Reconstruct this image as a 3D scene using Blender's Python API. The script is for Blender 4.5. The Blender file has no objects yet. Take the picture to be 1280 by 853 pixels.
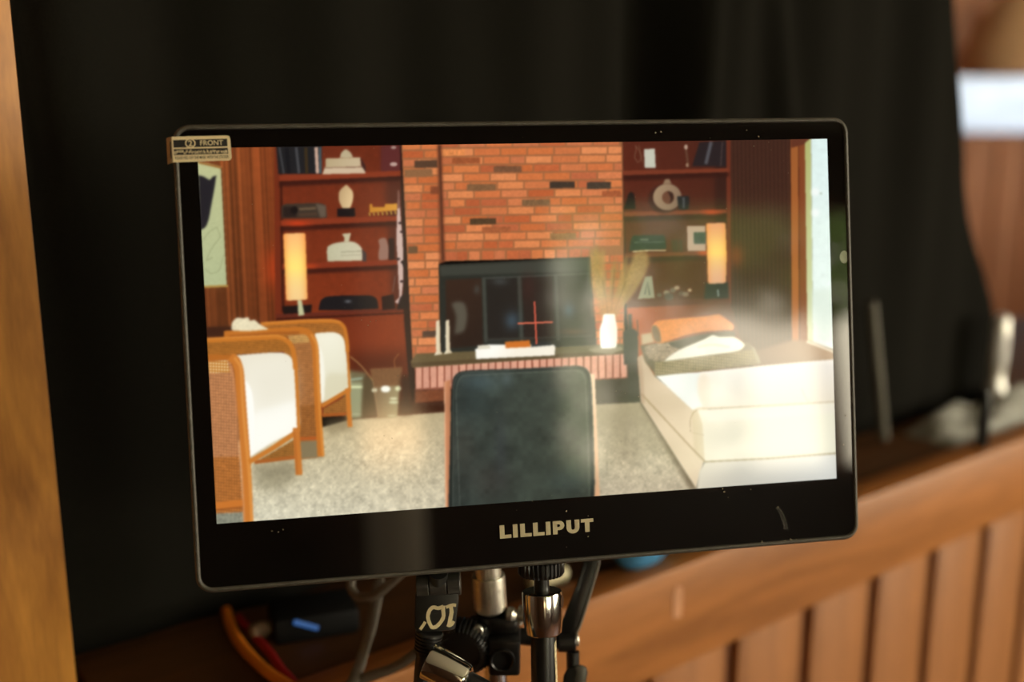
import bpy, bmesh, math, random
import numpy as np
from mathutils import Vector, Matrix

sc = bpy.context.scene
COL = sc.collection

# ------------------------------------------------------------------ camera
FPX, PITCH = 1300.0, math.radians(12.3)
CAM = Vector((0, 0, 1.4))
cam_data = bpy.data.cameras.new('camera')
cam = bpy.data.objects.new('camera', cam_data)
COL.objects.link(cam)
cam.location = CAM
cam.rotation_euler = (math.pi / 2 - PITCH, 0, 0)
cam_data.sensor_width = 36.0
cam_data.lens = 36.0 * FPX / 1280.0
cam_data.clip_start = 0.02
cam_data.dof.use_dof = True
cam_data.dof.focus_distance = 0.482
cam_data.dof.aperture_fstop = 3.1
sc.camera = cam

# ------------------------------------------------------------------ sky, window light, exposure
world = bpy.data.worlds.new('sky')
sc.world = world
world.use_nodes = True
wn = world.node_tree
bg = wn.nodes['Background']
tc = wn.nodes.new('ShaderNodeTexCoord')
sep = wn.nodes.new('ShaderNodeSeparateXYZ')
ramp = wn.nodes.new('ShaderNodeValToRGB')
ramp.color_ramp.elements[0].position = 0.12
ramp.color_ramp.elements[0].color = (1.0, 0.885, 0.65, 1)
ramp.color_ramp.elements[1].position = 0.6
ramp.color_ramp.elements[1].color = (0.84, 0.90, 1.0, 1)
wn.links.new(tc.outputs['Generated'], sep.inputs[0])
wn.links.new(sep.outputs['Z'], ramp.inputs[0])
wn.links.new(ramp.outputs[0], bg.inputs[0])
bg.inputs[1].default_value = 15.0

sc.view_settings.view_transform = 'Standard'
sc.view_settings.look = 'None'
sc.view_settings.gamma = 1.0
sc.view_settings.use_curve_mapping = False
sc.view_settings.exposure = 0.0
sc.cycles.max_bounces = 6
sc.cycles.diffuse_bounces = 4
sc.cycles.use_denoising = True
sc.cycles.sample_clamp_indirect = 8.0

def portal(loc, rot, sx, sy):
    l = bpy.data.lights.new('daylight_portal', 'AREA')
    l.shape = 'RECTANGLE'; l.size = sx; l.size_y = sy
    l.cycles.is_portal = True
    o = bpy.data.objects.new('daylight_portal', l)
    o.location = loc; o.rotation_euler = rot
    COL.objects.link(o)

portal((2.175, -2.56, 1.745), (-math.pi / 2, 0, 0), 1.95, 1.11)          # window behind the camera, light travels +y
portal((3.36, 0.0, 1.55), (0, math.pi / 2, 0), 1.3, 1.9)            # unseen window added in the right wall to light the rail, light travels -x
portal((1.85, 3.46, 1.445), (math.pi / 2, 0, 0), 0.9, 0.23)          # far window, light travels -y

# ------------------------------------------------------------------ helpers
CR = Vector((1, 0, 0))
CF = Vector((0, math.cos(PITCH), -math.sin(PITCH)))
CD = -Vector((0, math.sin(PITCH), math.cos(PITCH)))

def ray(u, v):
    return CR * ((u - 640) / FPX) + CD * ((v - 426.5) / FPX) + CF

def at(u, v, d):
    return CAM + ray(u, v) * d

def on_z(u, v, z):
    r = ray(u, v)
    return CAM + r * ((z - CAM.z) / r.z)

def lin(c):
    return tuple((x / 255 / 12.92) if x / 255 <= 0.04045 else ((x / 255 + 0.055) / 1.055) ** 2.4 for x in c)

def mat(name, c, rough=0.5, metal=0.0, var=0.12, scale=40.0, bump=0.0, spec=0.5, stretch=None, coat=0.0):
    """procedural material: noise-varied base colour (linear rgb) and optional fine relief"""
    m = bpy.data.materials.new(name)
    m.use_nodes = True
    n = m.node_tree.nodes; L = m.node_tree.links
    b = n['Principled BSDF']
    b.inputs['Roughness'].default_value = rough
    b.inputs['Metallic'].default_value = metal
    b.inputs['Specular IOR Level'].default_value = spec
    b.inputs['Coat Weight'].default_value = coat
    t = n.new('ShaderNodeTexCoord'); mp = n.new('ShaderNodeMapping')
    if stretch: mp.inputs['Scale'].default_value = stretch
    L.new(t.outputs['Object'], mp.inputs[0])
    ns = n.new('ShaderNodeTexNoise'); ns.inputs['Scale'].default_value = scale; ns.inputs['Detail'].default_value = 4
    L.new(mp.outputs[0], ns.inputs['Vector'])
    r = n.new('ShaderNodeValToRGB')
    r.color_ramp.elements[0].position = 0.3; r.color_ramp.elements[1].position = 0.7
    r.color_ramp.elements[0].color = (*[x * (1 - var) for x in c], 1)
    r.color_ramp.elements[1].color = (*[min(1, x * (1 + var)) for x in c], 1)
    L.new(ns.outputs[0], r.inputs[0]); L.new(r.outputs[0], b.inputs['Base Color'])
    if bump:
        bp = n.new('ShaderNodeBump'); bp.inputs['Strength'].default_value = bump; bp.inputs['Distance'].default_value = 0.002
        L.new(ns.outputs[0], bp.inputs['Height']); L.new(bp.outputs[0], b.inputs['Normal'])
    return m

def wood(name, c1, c2, grain=(3, 3, 0.5), scale=9.0, rough=0.45, wob=5.0):
    """long-grained wood along local z"""
    m = bpy.data.materials.new(name)
    m.use_nodes = True
    n = m.node_tree.nodes; L = m.node_tree.links
    b = n['Principled BSDF']; b.inputs['Roughness'].default_value = rough
    t = n.new('ShaderNodeTexCoord'); mp = n.new('ShaderNodeMapping'); mp.inputs['Scale'].default_value = grain
    L.new(t.outputs['Object'], mp.inputs[0])
    w = n.new('ShaderNodeTexNoise'); w.inputs['Scale'].default_value = scale; w.inputs['Detail'].default_value = 6
    w.inputs['Distortion'].default_value = wob * 0.2
    L.new(mp.outputs[0], w.inputs['Vector'])
    f = n.new('ShaderNodeTexNoise'); f.inputs['Scale'].default_value = scale * 9; f.inputs['Detail'].default_value = 2
    L.new(mp.outputs[0], f.inputs['Vector'])
    ad = n.new('ShaderNodeMath'); ad.operation = 'MULTIPLY_ADD'; ad.inputs[1].default_value = 0.25
    L.new(f.outputs[0], ad.inputs[0]); L.new(w.outputs[0], ad.inputs[2])
    r = n.new('ShaderNodeValToRGB')
    r.color_ramp.elements[0].position = 0.42; r.color_ramp.elements[1].position = 0.82
    r.color_ramp.elements[0].color = (*c1, 1); r.color_ramp.elements[1].color = (*c2, 1)
    L.new(ad.outputs[0], r.inputs[0]); L.new(r.outputs[0], b.inputs['Base Color'])
    return m

def emit(name, c, s):
    m = bpy.data.materials.new(name); m.use_nodes = True
    b = m.node_tree.nodes['Principled BSDF']
    b.inputs['Base Color'].default_value = (0.02, 0.02, 0.02, 1)
    b.inputs['Emission Color'].default_value = (*c, 1); b.inputs['Emission Strength'].default_value = s
    return m

class MB:
    """collects shapes in one mesh"""
    def __init__(self): self.v = []; self.f = []
    def add(self, vs, fs):
        k = len(self.v); self.v += [tuple(x) for x in vs]; self.f += [tuple(i + k for i in q) for q in fs]; return self
    def box(self, lo, hi, M=None):
        x0, y0, z0 = lo; x1, y1, z1 = hi
        vs = [(x0, y0, z0), (x1, y0, z0), (x1, y1, z0), (x0, y1, z0), (x0, y0, z1), (x1, y0, z1), (x1, y1, z1), (x0, y1, z1)]
        if M is not None: vs = [M @ Vector(p) for p in vs]
        return self.add(vs, [(0, 3, 2, 1), (4, 5, 6, 7), (0, 1, 5, 4), (1, 2, 6, 5), (2, 3, 7, 6), (3, 0, 4, 7)])
    def lathe(self, p0, p1, prof, n=32):
        """prof = [(radius, t 0..1 along p0->p1)], ends capped"""
        p0 = Vector(p0); p1 = Vector(p1); a = (p1 - p0); q = a.normalized().to_track_quat('Z', 'Y').to_matrix()
        X = q.col[0]; Y = q.col[1]; vs = []; fs = []
        for r, t in prof:
            for i in range(n):
                th = 2 * math.pi * i / n
                vs.append(p0 + a * t + (X * math.cos(th) + Y * math.sin(th)) * r)
        for j in range(len(prof) - 1):
            for i in range(n):
                k = (i + 1) % n
                fs.append((j * n + i, j * n + k, (j + 1) * n + k, (j + 1) * n + i))
        fs.append(tuple(range(n - 1, -1, -1))); fs.append(tuple((len(prof) - 1) * n + i for i in range(n)))
        return self.add(vs, fs)
    def cyl(self, p0, p1, r, n=28, bev=0.0):
        if bev:
            h = (Vector(p1) - Vector(p0)).length
            return self.lathe(p0, p1, [(r - bev, 0), (r, bev / h), (r, 1 - bev / h), (r - bev, 1)], n)
        return self.lathe(p0, p1, [(r, 0), (r, 1)], n)
    def tube(self, pts, r, n=10, flat=1.0):
        pts = [Vector(p) for p in pts]; vs = []; fs = []; up = Vector((0.13, 0.2, 0.97)).normalized()
        for i, p in enumerate(pts):
            d = (pts[min(i + 1, len(pts) - 1)] - pts[max(i - 1, 0)]).normalized()
            s = d.cross(up)
            if s.length < 1e-3: s = d.cross(Vector((1, 0, 0)))
            s.normalize(); w = s.cross(d)
            rr = r[i] if isinstance(r, (list, tuple)) else r
            for k in range(n):
                th = 2 * math.pi * k / n
                vs.append(p + s * (math.cos(th) * rr) + w * (math.sin(th) * rr * flat))
        m = len(pts)
        for j in range(m - 1):
            for i in range(n):
                k = (i + 1) % n
                fs.append((j * n + i, (j + 1) * n + i, (j + 1) * n + k, j * n + k))
        fs.append(tuple(range(n))); fs.append(tuple((m - 1) * n + i for i in range(n - 1, -1, -1)))
        return self.add(vs, fs)
    def prism(self, poly, z0, z1, M=None):
        n = len(poly)
        vs = [(x, y, z0) for x, y in poly] + [(x, y, z1) for x, y in poly]
        if M is not None: vs = [M @ Vector(p) for p in vs]
        fs = [tuple(range(n - 1, -1, -1)), tuple(range(n, 2 * n))] + [(i, (i + 1) % n, n + (i + 1) % n, n + i) for i in range(n)]
        return self.add(vs, fs)
    def loft(self, loops, cap=True):
        n = len(loops[0]); vs = [p for l in loops for p in l]; fs = []
        for j in range(len(loops) - 1):
            for i in range(n):
                k = (i + 1) % n
                fs.append((j * n + i, j * n + k, (j + 1) * n + k, (j + 1) * n + i))
        if cap:
            fs.append(tuple(range(n - 1, -1, -1))); fs.append(tuple((len(loops) - 1) * n + i for i in range(n)))
        return self.add(vs, fs)
    def build(self, name, m, parent=None, bevel=0.0, seg=2, smooth=True, ang=35):
        me = bpy.data.meshes.new(name); me.from_pydata(self.v, [], self.f)
        bm = bmesh.new(); bm.from_mesh(me)
        bmesh.ops.recalc_face_normals(bm, faces=bm.faces)
        if bevel:
            es = [e for e in bm.edges if e.calc_face_angle(0) > math.radians(30)]
            bmesh.ops.bevel(bm, geom=es, offset=bevel, segments=seg, profile=0.5, affect='EDGES', clamp_overlap=True)
        bm.to_mesh(me); bm.free()
        if smooth:
            me.polygons.foreach_set('use_smooth', [True] * len(me.polygons))
            me.set_sharp_from_angle(angle=math.radians(ang))
        me.materials.append(m)
        o = bpy.data.objects.new(name, me); COL.objects.link(o)
        if parent is not None: o.parent = parent
        return o

def tag(o, label=None, cat=None, group=None, kind=None):
    if label: o['label'] = label
    if cat: o['category'] = cat
    if group: o['group'] = group
    if kind: o['kind'] = kind
    return o

def empty(name, label=None, cat=None, group=None, kind=None, M=None):
    o = bpy.data.objects.new(name, None); COL.objects.link(o); o.empty_display_size = 0.05
    if M is not None: o.matrix_world = M
    return tag(o, label, cat, group, kind)

def spline(pts, n=6, closed=False):
    """Catmull-Rom through points of any dimension"""
    P = [np.array(p, float) for p in pts]; m = len(P); out = []
    rng = range(m) if closed else range(m - 1)
    for i in rng:
        if closed: a, b, c, d = P[(i - 1) % m], P[i], P[(i + 1) % m], P[(i + 2) % m]
        else: a, b, c, d = P[max(i - 1, 0)], P[i], P[i + 1], P[min(i + 2, m - 1)]
        def tg(p, q, r):                                            # tangent limited by the shorter side, so nothing bulges
            l = np.linalg.norm(r - p)
            d1, d2 = np.linalg.norm(q - p), np.linalg.norm(r - q)
            if not l: return r - p
            k_ = max(0.0, float((q - p) @ (r - q)) / (d1 * d2)) ** .5 if d1 and d2 else 1.0   # sharp corners stay sharp
            return (r - p) / l * min(d1 or 1e9, d2 or 1e9) * k_
        m1 = tg(a, b, c); m2 = tg(b, c, d)
        for k in range(n):
            t = k / n
            out.append(b * (2 * t ** 3 - 3 * t * t + 1) + m1 * (t ** 3 - 2 * t * t + t) + c * (3 * t * t - 2 * t ** 3) + m2 * (t ** 3 - t * t))
    if not closed: out.append(P[-1])
    return [tuple(p) for p in out]

def rrect(x0, y0, x1, y1, r, n=8):
    out = []
    for cx, cy, a in ((x1 - r, y1 - r, 0), (x0 + r, y1 - r, 90), (x0 + r, y0 + r, 180), (x1 - r, y0 + r, 270)):
        for k in range(n + 1):
            th = math.radians(a + 90 * k / n); out.append((cx + r * math.cos(th), cy + r * math.sin(th)))
    return out

# wall frame of the low panelled wall: s along it, n towards the camera
WA = Vector((0.17416, 0.73268, 0)); WS = Vector((0.79300, 0.60922, 0)); WNN = Vector((0.60922, -0.79300, 0))
WM = Matrix(((WS.x, -WNN.x, 0, WA.x), (WS.y, -WNN.y, 0, WA.y), (0, 0, 1, 0), (0, 0, 0, 1)))   # local x = s, local y = -n, z up
def wp(s, n, z): return WA + WS * s + WNN * n + Vector((0, 0, z))
ZT = 1.092

# monitor frame
MO = Vector((0.010786, 0.472373, 1.305598))
MX = Vector((0.984929, 0.172681, 0.009791)); MY = Vector((-0.040104, 0.172943, 0.984115)); MZ = Vector((0.168244, -0.969676, 0.177262))
MM = Matrix(((MX.x, MY.x, MZ.x, MO.x), (MX.y, MY.y, MZ.y, MO.y), (MX.z, MY.z, MZ.z, MO.z), (0, 0, 0, 1)))
MMI = MM.inverted()
def ml(u, v, zl=0.0):
    """photo pixel -> point in the monitor's frame on its plane z = zl"""
    r = ray(u, v); t = ((MO + MZ * zl - CAM).dot(MZ)) / r.dot(MZ)
    return MMI @ (CAM + r * t)

# ------------------------------------------------------------------ materials
M_oak = wood('golden_oak', lin((148, 92, 32)), lin((214, 148, 64)), (5, 5, 0.9), 7)
M_rail = wood('orange_brown_wood', lin((148, 92, 42)), lin((184, 118, 60)), (0.6, 5, 5), 8)
M_plank = wood('plank_wood', lin((146, 92, 46)), lin((178, 116, 62)), (5, 5, 0.6), 8)
M_groove = mat('dark_groove', lin((112, 64, 28)), 0.6)  # backing in the grooves, darker brown than the planks
M_ledge = wood('shade_dark_ledge_wood', lin((62, 37, 14)), lin((92, 56, 22)), (0.6, 5, 5), 8, 0.5)  # ledge brown darkened for the weak light its top gets
M_farwood = wood('far_panel_wood', lin((160, 92, 46)), lin((196, 120, 70)), (5, 5, 0.6), 6)
M_plaster = wood('dark_wall_panel', lin((58, 38, 26)), lin((84, 56, 36)), (5, 5, 0.6), 6)
M_ceil = mat('ceiling_plaster', lin((205, 196, 180)), 0.9, scale=10, var=0.05)
M_floor = wood('floor_wood', lin((70, 40, 20)), lin((112, 66, 34)), (0.7, 6, 6), 6, 0.4)
M_black = mat('black_plastic', (0.016, 0.0155, 0.014), 0.45, scale=300, var=0.25, bump=0.05)
M_satin = mat('satin_black_metal', (0.012, 0.0115, 0.011), 0.3, scale=250, var=0.25)
M_rim = mat('grey_black_rim', (0.07, 0.064, 0.052), 0.5, scale=300, var=0.2)
M_glass = mat('black_bezel_glass', (0.0035, 0.0033, 0.003), 0.03, scale=60, var=0.2)
M_chrome = mat('chrome', (0.74, 0.76, 0.70), 0.12, metal=1.0, var=0.04, scale=30)
M_steel = mat('worn_steel', (0.76, 0.73, 0.63), 0.42, metal=1.0, var=0.18, scale=180, bump=0.15)
M_logo = mat('grey_paint', lin((196, 184, 150)), 0.6, var=0.05)
M_cream = mat('cream_sticker', lin((232, 214, 172)), 0.5, var=0.05, scale=120)
M_creamd = mat('darker_sticker_edge', lin((170, 140, 105)), 0.6, var=0.2, scale=200)  # folded edge in a darker cream than the paper
M_ink = mat('black_ink', (0.012, 0.009, 0.008), 0.5)
M_marker = mat('cream_marker_paint', lin((238, 222, 178)), 0.55, var=0.08, scale=300)
# ------------------------------------------------------------------ room
def struct(name, mb, m, **k):
    o = mb.build(name, m, **k); o['kind'] = 'structure'; return o

X0, X1, Y0, Y1, HC = -1.7, 3.3, -2.5, 3.4, 2.6
struct('floor', MB().box((X0 - .2, Y0 - .2, -.1), (X1 + .2, Y1 + .2, 0)), M_floor)
struct('ceiling', MB().box((X0 - .2, Y0 - .2, HC), (X1 + .2, Y1 + .2, HC + .1)), M_ceil)
struct('wall_left', MB().box((X0 - .1, Y0, 0), (X0, Y1, HC)), M_plaster)
def wall_with_hole(name, axis, pos, th, lo, hi, h0, h1, z0, z1, m):
    mb = MB()
    for a, b, c, d in ((lo, h0, 0, HC), (h1, hi, 0, HC), (h0, h1, 0, z0), (h0, h1, z1, HC)):
        if axis == 'y': mb.box((a, pos, c), (b, pos + th, d))
        else: mb.box((pos, a, c), (pos + th, b, d))
    return struct(name, mb, m)
def window(name, axis, pos, h0, h1, z0, z1, nx=2, fw=.045):
    mb = MB()
    def bar(a, b, c, d):
        if axis == 'y': mb.box((a, pos - .025, c), (b, pos + .025, d))
        else: mb.box((pos - .025, a, c), (pos + .025, b, d))
    bar(h0, h1, z0, z0 + fw); bar(h0, h1, z1 - fw, z1); bar(h0, h0 + fw, z0 + fw, z1 - fw); bar(h1 - fw, h1, z0 + fw, z1 - fw)
    for i in range(1, nx):
        c = h0 + (h1 - h0) * i / nx; bar(c - .015, c + .015, z0 + fw, z1 - fw)
    return mb
M_wframe = wood('window_frame_wood', lin((120, 66, 34)), lin((150, 90, 50)))
wall_with_hole('wall_front', 'y', Y0 - .12, .12, X0, X1, 1.20, 3.15, 1.19, 2.30, M_plaster)
struct('window_1', window('w', 'y', Y0 - .06, 1.20, 3.15, 1.19, 2.30, 1), M_wframe)
wall_with_hole('wall_right', 'x', X1, .12, Y0, Y1, -.95, .95, .9, 2.2, M_plaster)
struct('added_window_3', window('w', 'x', X1 + .06, -.95, .95, .9, 2.2, 2), M_wframe)  # unseen window added for light on the rail from the right
# far wall: vertical boards, each a piece
wall_with_hole('wall_back', 'y', Y1, .12, X0, X1, 1.40, 2.30, 1.33, 1.56, M_farwood)
wb = bpy.data.objects['wall_back']
meshes = {}
for i in range(13):
    x = 0.9 + i * .11
    mb = MB()
    if x + .1 > 1.40 and x < 2.30:
        mb.box((x, Y1 - .014, 0), (x + .1, Y1, 1.315)); mb.box((x, Y1 - .014, 1.575), (x + .1, Y1, HC))
    else: mb.box((x, Y1 - .014, 0), (x + .1, Y1, HC))
    mb.build('plank', M_farwood, wb, bevel=.003, seg=1, smooth=False)
w2 = struct('window_2', window('w', 'y', Y1 + .05, 1.40, 2.30, 1.33, 1.56, 1, .012), M_wframe)

M_dim = bpy.data.materials.new('pale_blue_dim_sheet'); M_dim.use_nodes = True  # translucent sheet added to dim and blue the sky in the far window
t_ = M_dim.node_tree; tl_ = t_.nodes.new('ShaderNodeBsdfTranslucent'); nz_ = t_.nodes.new('ShaderNodeTexNoise'); nz_.inputs['Scale'].default_value = 4
rp_ = t_.nodes.new('ShaderNodeValToRGB'); rp_.color_ramp.elements[0].color = (.17, .19, .22, 1); rp_.color_ramp.elements[1].color = (.34, .37, .42, 1)
t_.links.new(nz_.outputs[0], rp_.inputs[0]); t_.links.new(rp_.outputs[0], tl_.inputs[0]); t_.links.new(tl_.outputs[0], t_.nodes['Material Output'].inputs[0])
MB().box((1.40, Y1 + .085, 1.33), (2.30, Y1 + .087, 1.56)).build('dim_sheet', M_dim, w2)

# ------------------------------------------------------------------ low panelled wall that the ledge belongs to
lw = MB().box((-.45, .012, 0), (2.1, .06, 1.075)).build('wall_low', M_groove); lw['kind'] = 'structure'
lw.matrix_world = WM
MB().box((-.45, -.012, 1.014), (2.1, .017, ZT)).build('top_rail', M_rail, lw, bevel=.003)
MB().box((-.45, .017, 1.06), (2.1, .32, ZT - .006)).build('ledge', M_ledge, lw, bevel=.002)
MB().box((-.45, .26, 0), (2.1, .32, 1.06)).build('back_board', M_ledge, lw)
plank_mesh = None
for k in range(-4, 23):
    s0 = k * .0942 + .0078
    if plank_mesh is None:
        o = MB().box((0, .005, .09), (.0785, .012, 1.014)).build('plank', M_plank, lw, bevel=.0022, seg=2); plank_mesh = o.data
    else:
        o = bpy.data.objects.new('plank', plank_mesh); COL.objects.link(o); o.parent = lw
    o.location = (s0, 0, 0)
MB().box((-.45, -.01, 0), (2.1, .012, .09)).build('skirting', M_rail, lw, bevel=.003)
mk = MB().prism(spline([(-.004, -.011), (.004, -.012), (.005, 0), (.004, .010), (-.002, .013), (-.005, .006)], 4, True), 0, .0006)
p = wp(-.0165, .0122, 1.063)
o = mk.build('pale_mark', mat('pale_mark_tone', lin((196, 140, 100)), .6), lw)  # small patch paler than the rail wood
o.matrix_local = Matrix.Translation((-.083, -.0122, 1.066)) @ Matrix.Rotation(math.pi / 2, 4, 'X')

# ------------------------------------------------------------------ oak post at the left
tr = MB().box((-.86, .091, 0), (-.456, .118, HC)).build('trim_1', M_oak, bevel=.0012, seg=2)
tr['kind'] = 'structure'; tr.matrix_world = WM

# ------------------------------------------------------------------ black cloth hung behind the monitor
def fold(s, z):
    t = (z - ZT) / 1.1
    d = .006 * math.sin(s * 38 + 1.2 * math.sin(z * 2.2)) + .003 * math.sin(s * 83 + z * 3)
    def g(c, w): return math.exp(-((s - c) / w) ** 2)
    # two folds falling apart from a gathered point above the monitor, one deep valley left of them
    zz = 1.75 - z
    d += .020 * g(.085 + .02 * zz, .016) * min(1, max(0, (z - 1.2) * 2))
    d += .018 * g(.075 - .10 * zz, .014) * min(1, max(0, zz * 3)) + .018 * g(.10 + .14 * zz, .014) * min(1, max(0, zz * 3))
    d -= .025 * g(.0, .022)
    d += .012 * g(-.42, .03) + .006 * math.sin((s + z * .35) * 30) * g(-.36, .1)
    return d * (.35 + .65 * min(1, max(0, t * 4)))
def right_edge(z):
    return float(np.interp(z, [1.09, 1.2, 1.3, 1.45, 1.6, 2.4], EDGE))
def edge_s(u, v, n=-.088):
    r = ray(u, v); t = ((WA + WNN * n - CAM).dot(WNN)) / r.dot(WNN); q = CAM + r * t - WA
    return q.dot(WS), q.z + 0
es = [edge_s(*q) for q in ((1262, 556), (1248, 430), (1222, 270), (1206, 150), (1196, 40), (1192, -30))]
es.sort(key=lambda e: e[1])
ez = [e[1] for e in es]; ev = [e[0] for e in es]
mb = MB(); NS, NZ = 150, 70; vs = []; fs = []
for j in range(NZ + 1):
    z = ZT - .0055 + (2.42 - ZT) * j / NZ
    se = float(np.interp(z, ez, ev))
    for i in range(NS + 1):
        t = i / NS; s = -.64 + (se + .64) * t
        n = -.138 + .045 * t + fold(s, z)
        if s < -.44: n = min(n, -.124)
        vs.append((s, -n, z))
for j in range(NZ):
    for i in range(NS):
        a = j * (NS + 1) + i; fs.append((a, a + 1, a + NS + 2, a + NS + 1))
mb.add(vs, fs)
M_cloth = mat('black_cloth', (0.0080, 0.0074, 0.0056), .9, scale=900, var=.25, bump=.15, spec=.06)
o = mb.build('curtain', M_cloth, ang=180); o.matrix_world = WM
sol = o.modifiers.new('thick', 'SOLIDIFY'); sol.thickness = .0015; sol.offset = 0
tag(o, 'black cloth curtain hanging in soft folds behind the monitor', 'curtain')
# ------------------------------------------------------------------ the monitor
mon = empty('monitor', 'black field monitor showing a living room with brick fireplace', 'monitor', M=MM)
OX0, OX1, OY0, OY1 = -.1573, .1580, -.1133, .0930
def rl(inset, z, r): return [(x, y, z) for x, y in rrect(OX0 + inset, OY0 + inset, OX1 - inset, OY1 - inset, r)]
MB().loft([rl(.0012, -.0025, .007), rl(.0004, -.0060, .0075), rl(.0010, -.0130, .0075), rl(.008, -.0235, .006), rl(.012, -.0250, .005)]).build('housing', M_black, mon)
MB().loft([rl(.0022, -.0020, .0055), rl(.0022, .0003, .0055), rl(.0016, .0009, .006), rl(.0007, .0007, .0068), rl(0, -.0002, .0075), rl(0, -.0026, .0075)], cap=False).build('rim', M_rim, mon, ang=60)
MB().prism(rrect(OX0 + .0024, OY0 + .0024, OX1 - .0024, OY1 - .0024, .0052), -.0022, 0).build('bezel', M_glass, mon)

def letters(kind):
    w, h, t, b = .0022, .0062, .0022, .0016
    if kind == 'L': return [(0, 0), (.0054, 0), (.0054, b), (t, b), (t, h), (0, h)], []
    if kind == 'I': return [(0, 0), (t, 0), (t, h), (0, h)], []
    if kind == 'T': return [(.0019, 0), (.0041, 0), (.0041, h - b), (.0060, h - b), (.0060, h), (0, h), (0, h - b), (.0019, h - b)], []
    if kind == 'U':
        out = [(.0062, h), (.0040, h), (.0040, .0024)]
        out += [(.0031 + .0009 * math.cos(a), .0024 - .0009 * math.sin(a)) for a in np.linspace(.3, math.pi - .3, 7)]
        out += [(.0022, .0024), (.0022, h), (0, h), (0, .0024)]
        out += [(.0031 - .0031 * math.cos(a), .0026 - .0028 * math.sin(a)) for a in np.linspace(.1, math.pi - .1, 14)]
        return out + [(.0062, .0024)], []
    if kind == 'P':
        out = [(0, 0), (t, 0), (t, .0019), (.0032, .0019)]
        out += [(.0032 + .0023 * math.sin(a), .00405 - .00215 * math.cos(a)) for a in np.linspace(.15, math.pi - .15, 12)]
        return out + [(.0032, h), (0, h)], [(t - .0001, .0034), (.0030, .0034), (.0034, .0037), (.0035, .0040), (.0034, .0044), (.0030, .0047), (t - .0001, .0047)]
lx = [(198, 'L'), (328, 'I'), (400, 'L'), (528, 'L'), (655, 'I'), (725, 'P'), (862, 'U'), (1008, 'T')]
logo = empty('logo', 'grey brand lettering on the lower bezel'); logo.parent = mon; logo.location = (-.02065, -.0993, .0001)
for px, ch in lx:
    out, hole = letters(ch); x = (px - 198) * 4.77e-5
    MB().prism([(a + x, b) for a, b in out], 0, .00018).build('letter', M_logo, logo, smooth=False)
    if hole: MB().prism([(a + x, b) for a, b in hole], .00017, .00022).build('letter_counter', M_glass, logo, smooth=False)

# sticker over the upper left corner
st = empty('sticker', 'cream and black warning sticker wrapped round the corner'); st.parent = mon
def sx(u): return -.1573 + (u - 197) * 2.63e-5
def sy(v): return .0879 - (v - 140) * 2.75e-5
ZS = .00125
def flat(poly, z, m, name, par, th=.00008): return MB().prism([(sx(a), sy(b)) for a, b in poly], z, z + th).build(name, m, par, smooth=False)
base = [(197, 150), (1075, 140), (1115, 150), (1130, 190), (1138, 490), (1120, 525), (1085, 535), (197, 552)]
flat(base, ZS - .0001, M_cream, 'paper', st, .0001)
mb = MB(); vs = []
for k in range(7):
    t = k / 6; u = 197 - 100 * t; z = ZS - .00005 - .0022 * t * t
    vs += [(sx(u), sy(150 + 6 * t - (8 if t > .8 else 0) * -1), z), (sx(u), sy(552 + 22 * t), z)]
mb.add(vs, [(2 * k, 2 * k + 1, 2 * k + 3, 2 * k + 2) for k in range(6)])
mb.build('folded_edge', M_creamd, st)
flat([(215, 203), (1080, 192), (1082, 312), (217, 322)], ZS, M_ink, 'black_band', st)
flat([(217, 345), (1084, 335), (1086, 430), (219, 440)], ZS, M_ink, 'black_band', st)
flat([(165, 225), (180, 222), (182, 490), (166, 500), (160, 410), (166, 350)], ZS - .0004, M_ink, 'black_band', st, .0005)
ring = [(488 + 84 * math.cos(a), 257 + 76 * math.sin(a)) for a in np.linspace(0, 2 * math.pi, 36, endpoint=False)]
inner = [(488 + 64 * math.cos(a), 257 + 57 * math.sin(a)) for a in np.linspace(0, 2 * math.pi, 36, endpoint=False)]
flat(ring, ZS + .00009, M_cream, 'ring', st); flat(inner, ZS + .00018, M_ink, 'ring_fill', st)
def text(s, u0, u1, v0, v1, z, m, par, bold=0.0):
    c = bpy.data.curves.new('lettering', 'FONT'); c.body = s; c.offset = bold; c.size = 1.0
    o = bpy.data.objects.new('lettering', c); COL.objects.link(o); c.materials.append(m)
    bpy.context.view_layer.update()
    bb = [Vector(b) for b in o.bound_box]; x0 = min(b.x for b in bb); x1 = max(b.x for b in bb); y0 = min(b.y for b in bb); y1 = max(b.y for b in bb)
    kx = (sx(u1) - sx(u0)) / (x1 - x0); ky = (sy(v0) - sy(v1)) / (y1 - y0)
    m_ = bpy.data.meshes.new_from_object(o); bpy.data.objects.remove(o); o = bpy.data.objects.new('lettering', m_); COL.objects.link(o)
    o.parent = par; o.matrix_local = Matrix.Translation((sx(u0) - x0 * kx, sy(v1) - y0 * ky, z)) @ Matrix.Rotation(math.radians(.6), 4, 'Z') @ Matrix.Diagonal((kx, ky, kx, 1))
    return o
text('FRONT', 645, 1012, 214, 294, ZS + .0001, M_cream, st, .012)
text('2', 458, 520, 212, 304, ZS + .00028, M_cream, st, .02)
text('PLEASE PEEL OFF THE MASK WITH THE STICKER', 232, 1090, 460, 508, ZS + .0001, M_ink, st, .01)
rnd = random.Random(5); mb = MB()
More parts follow.
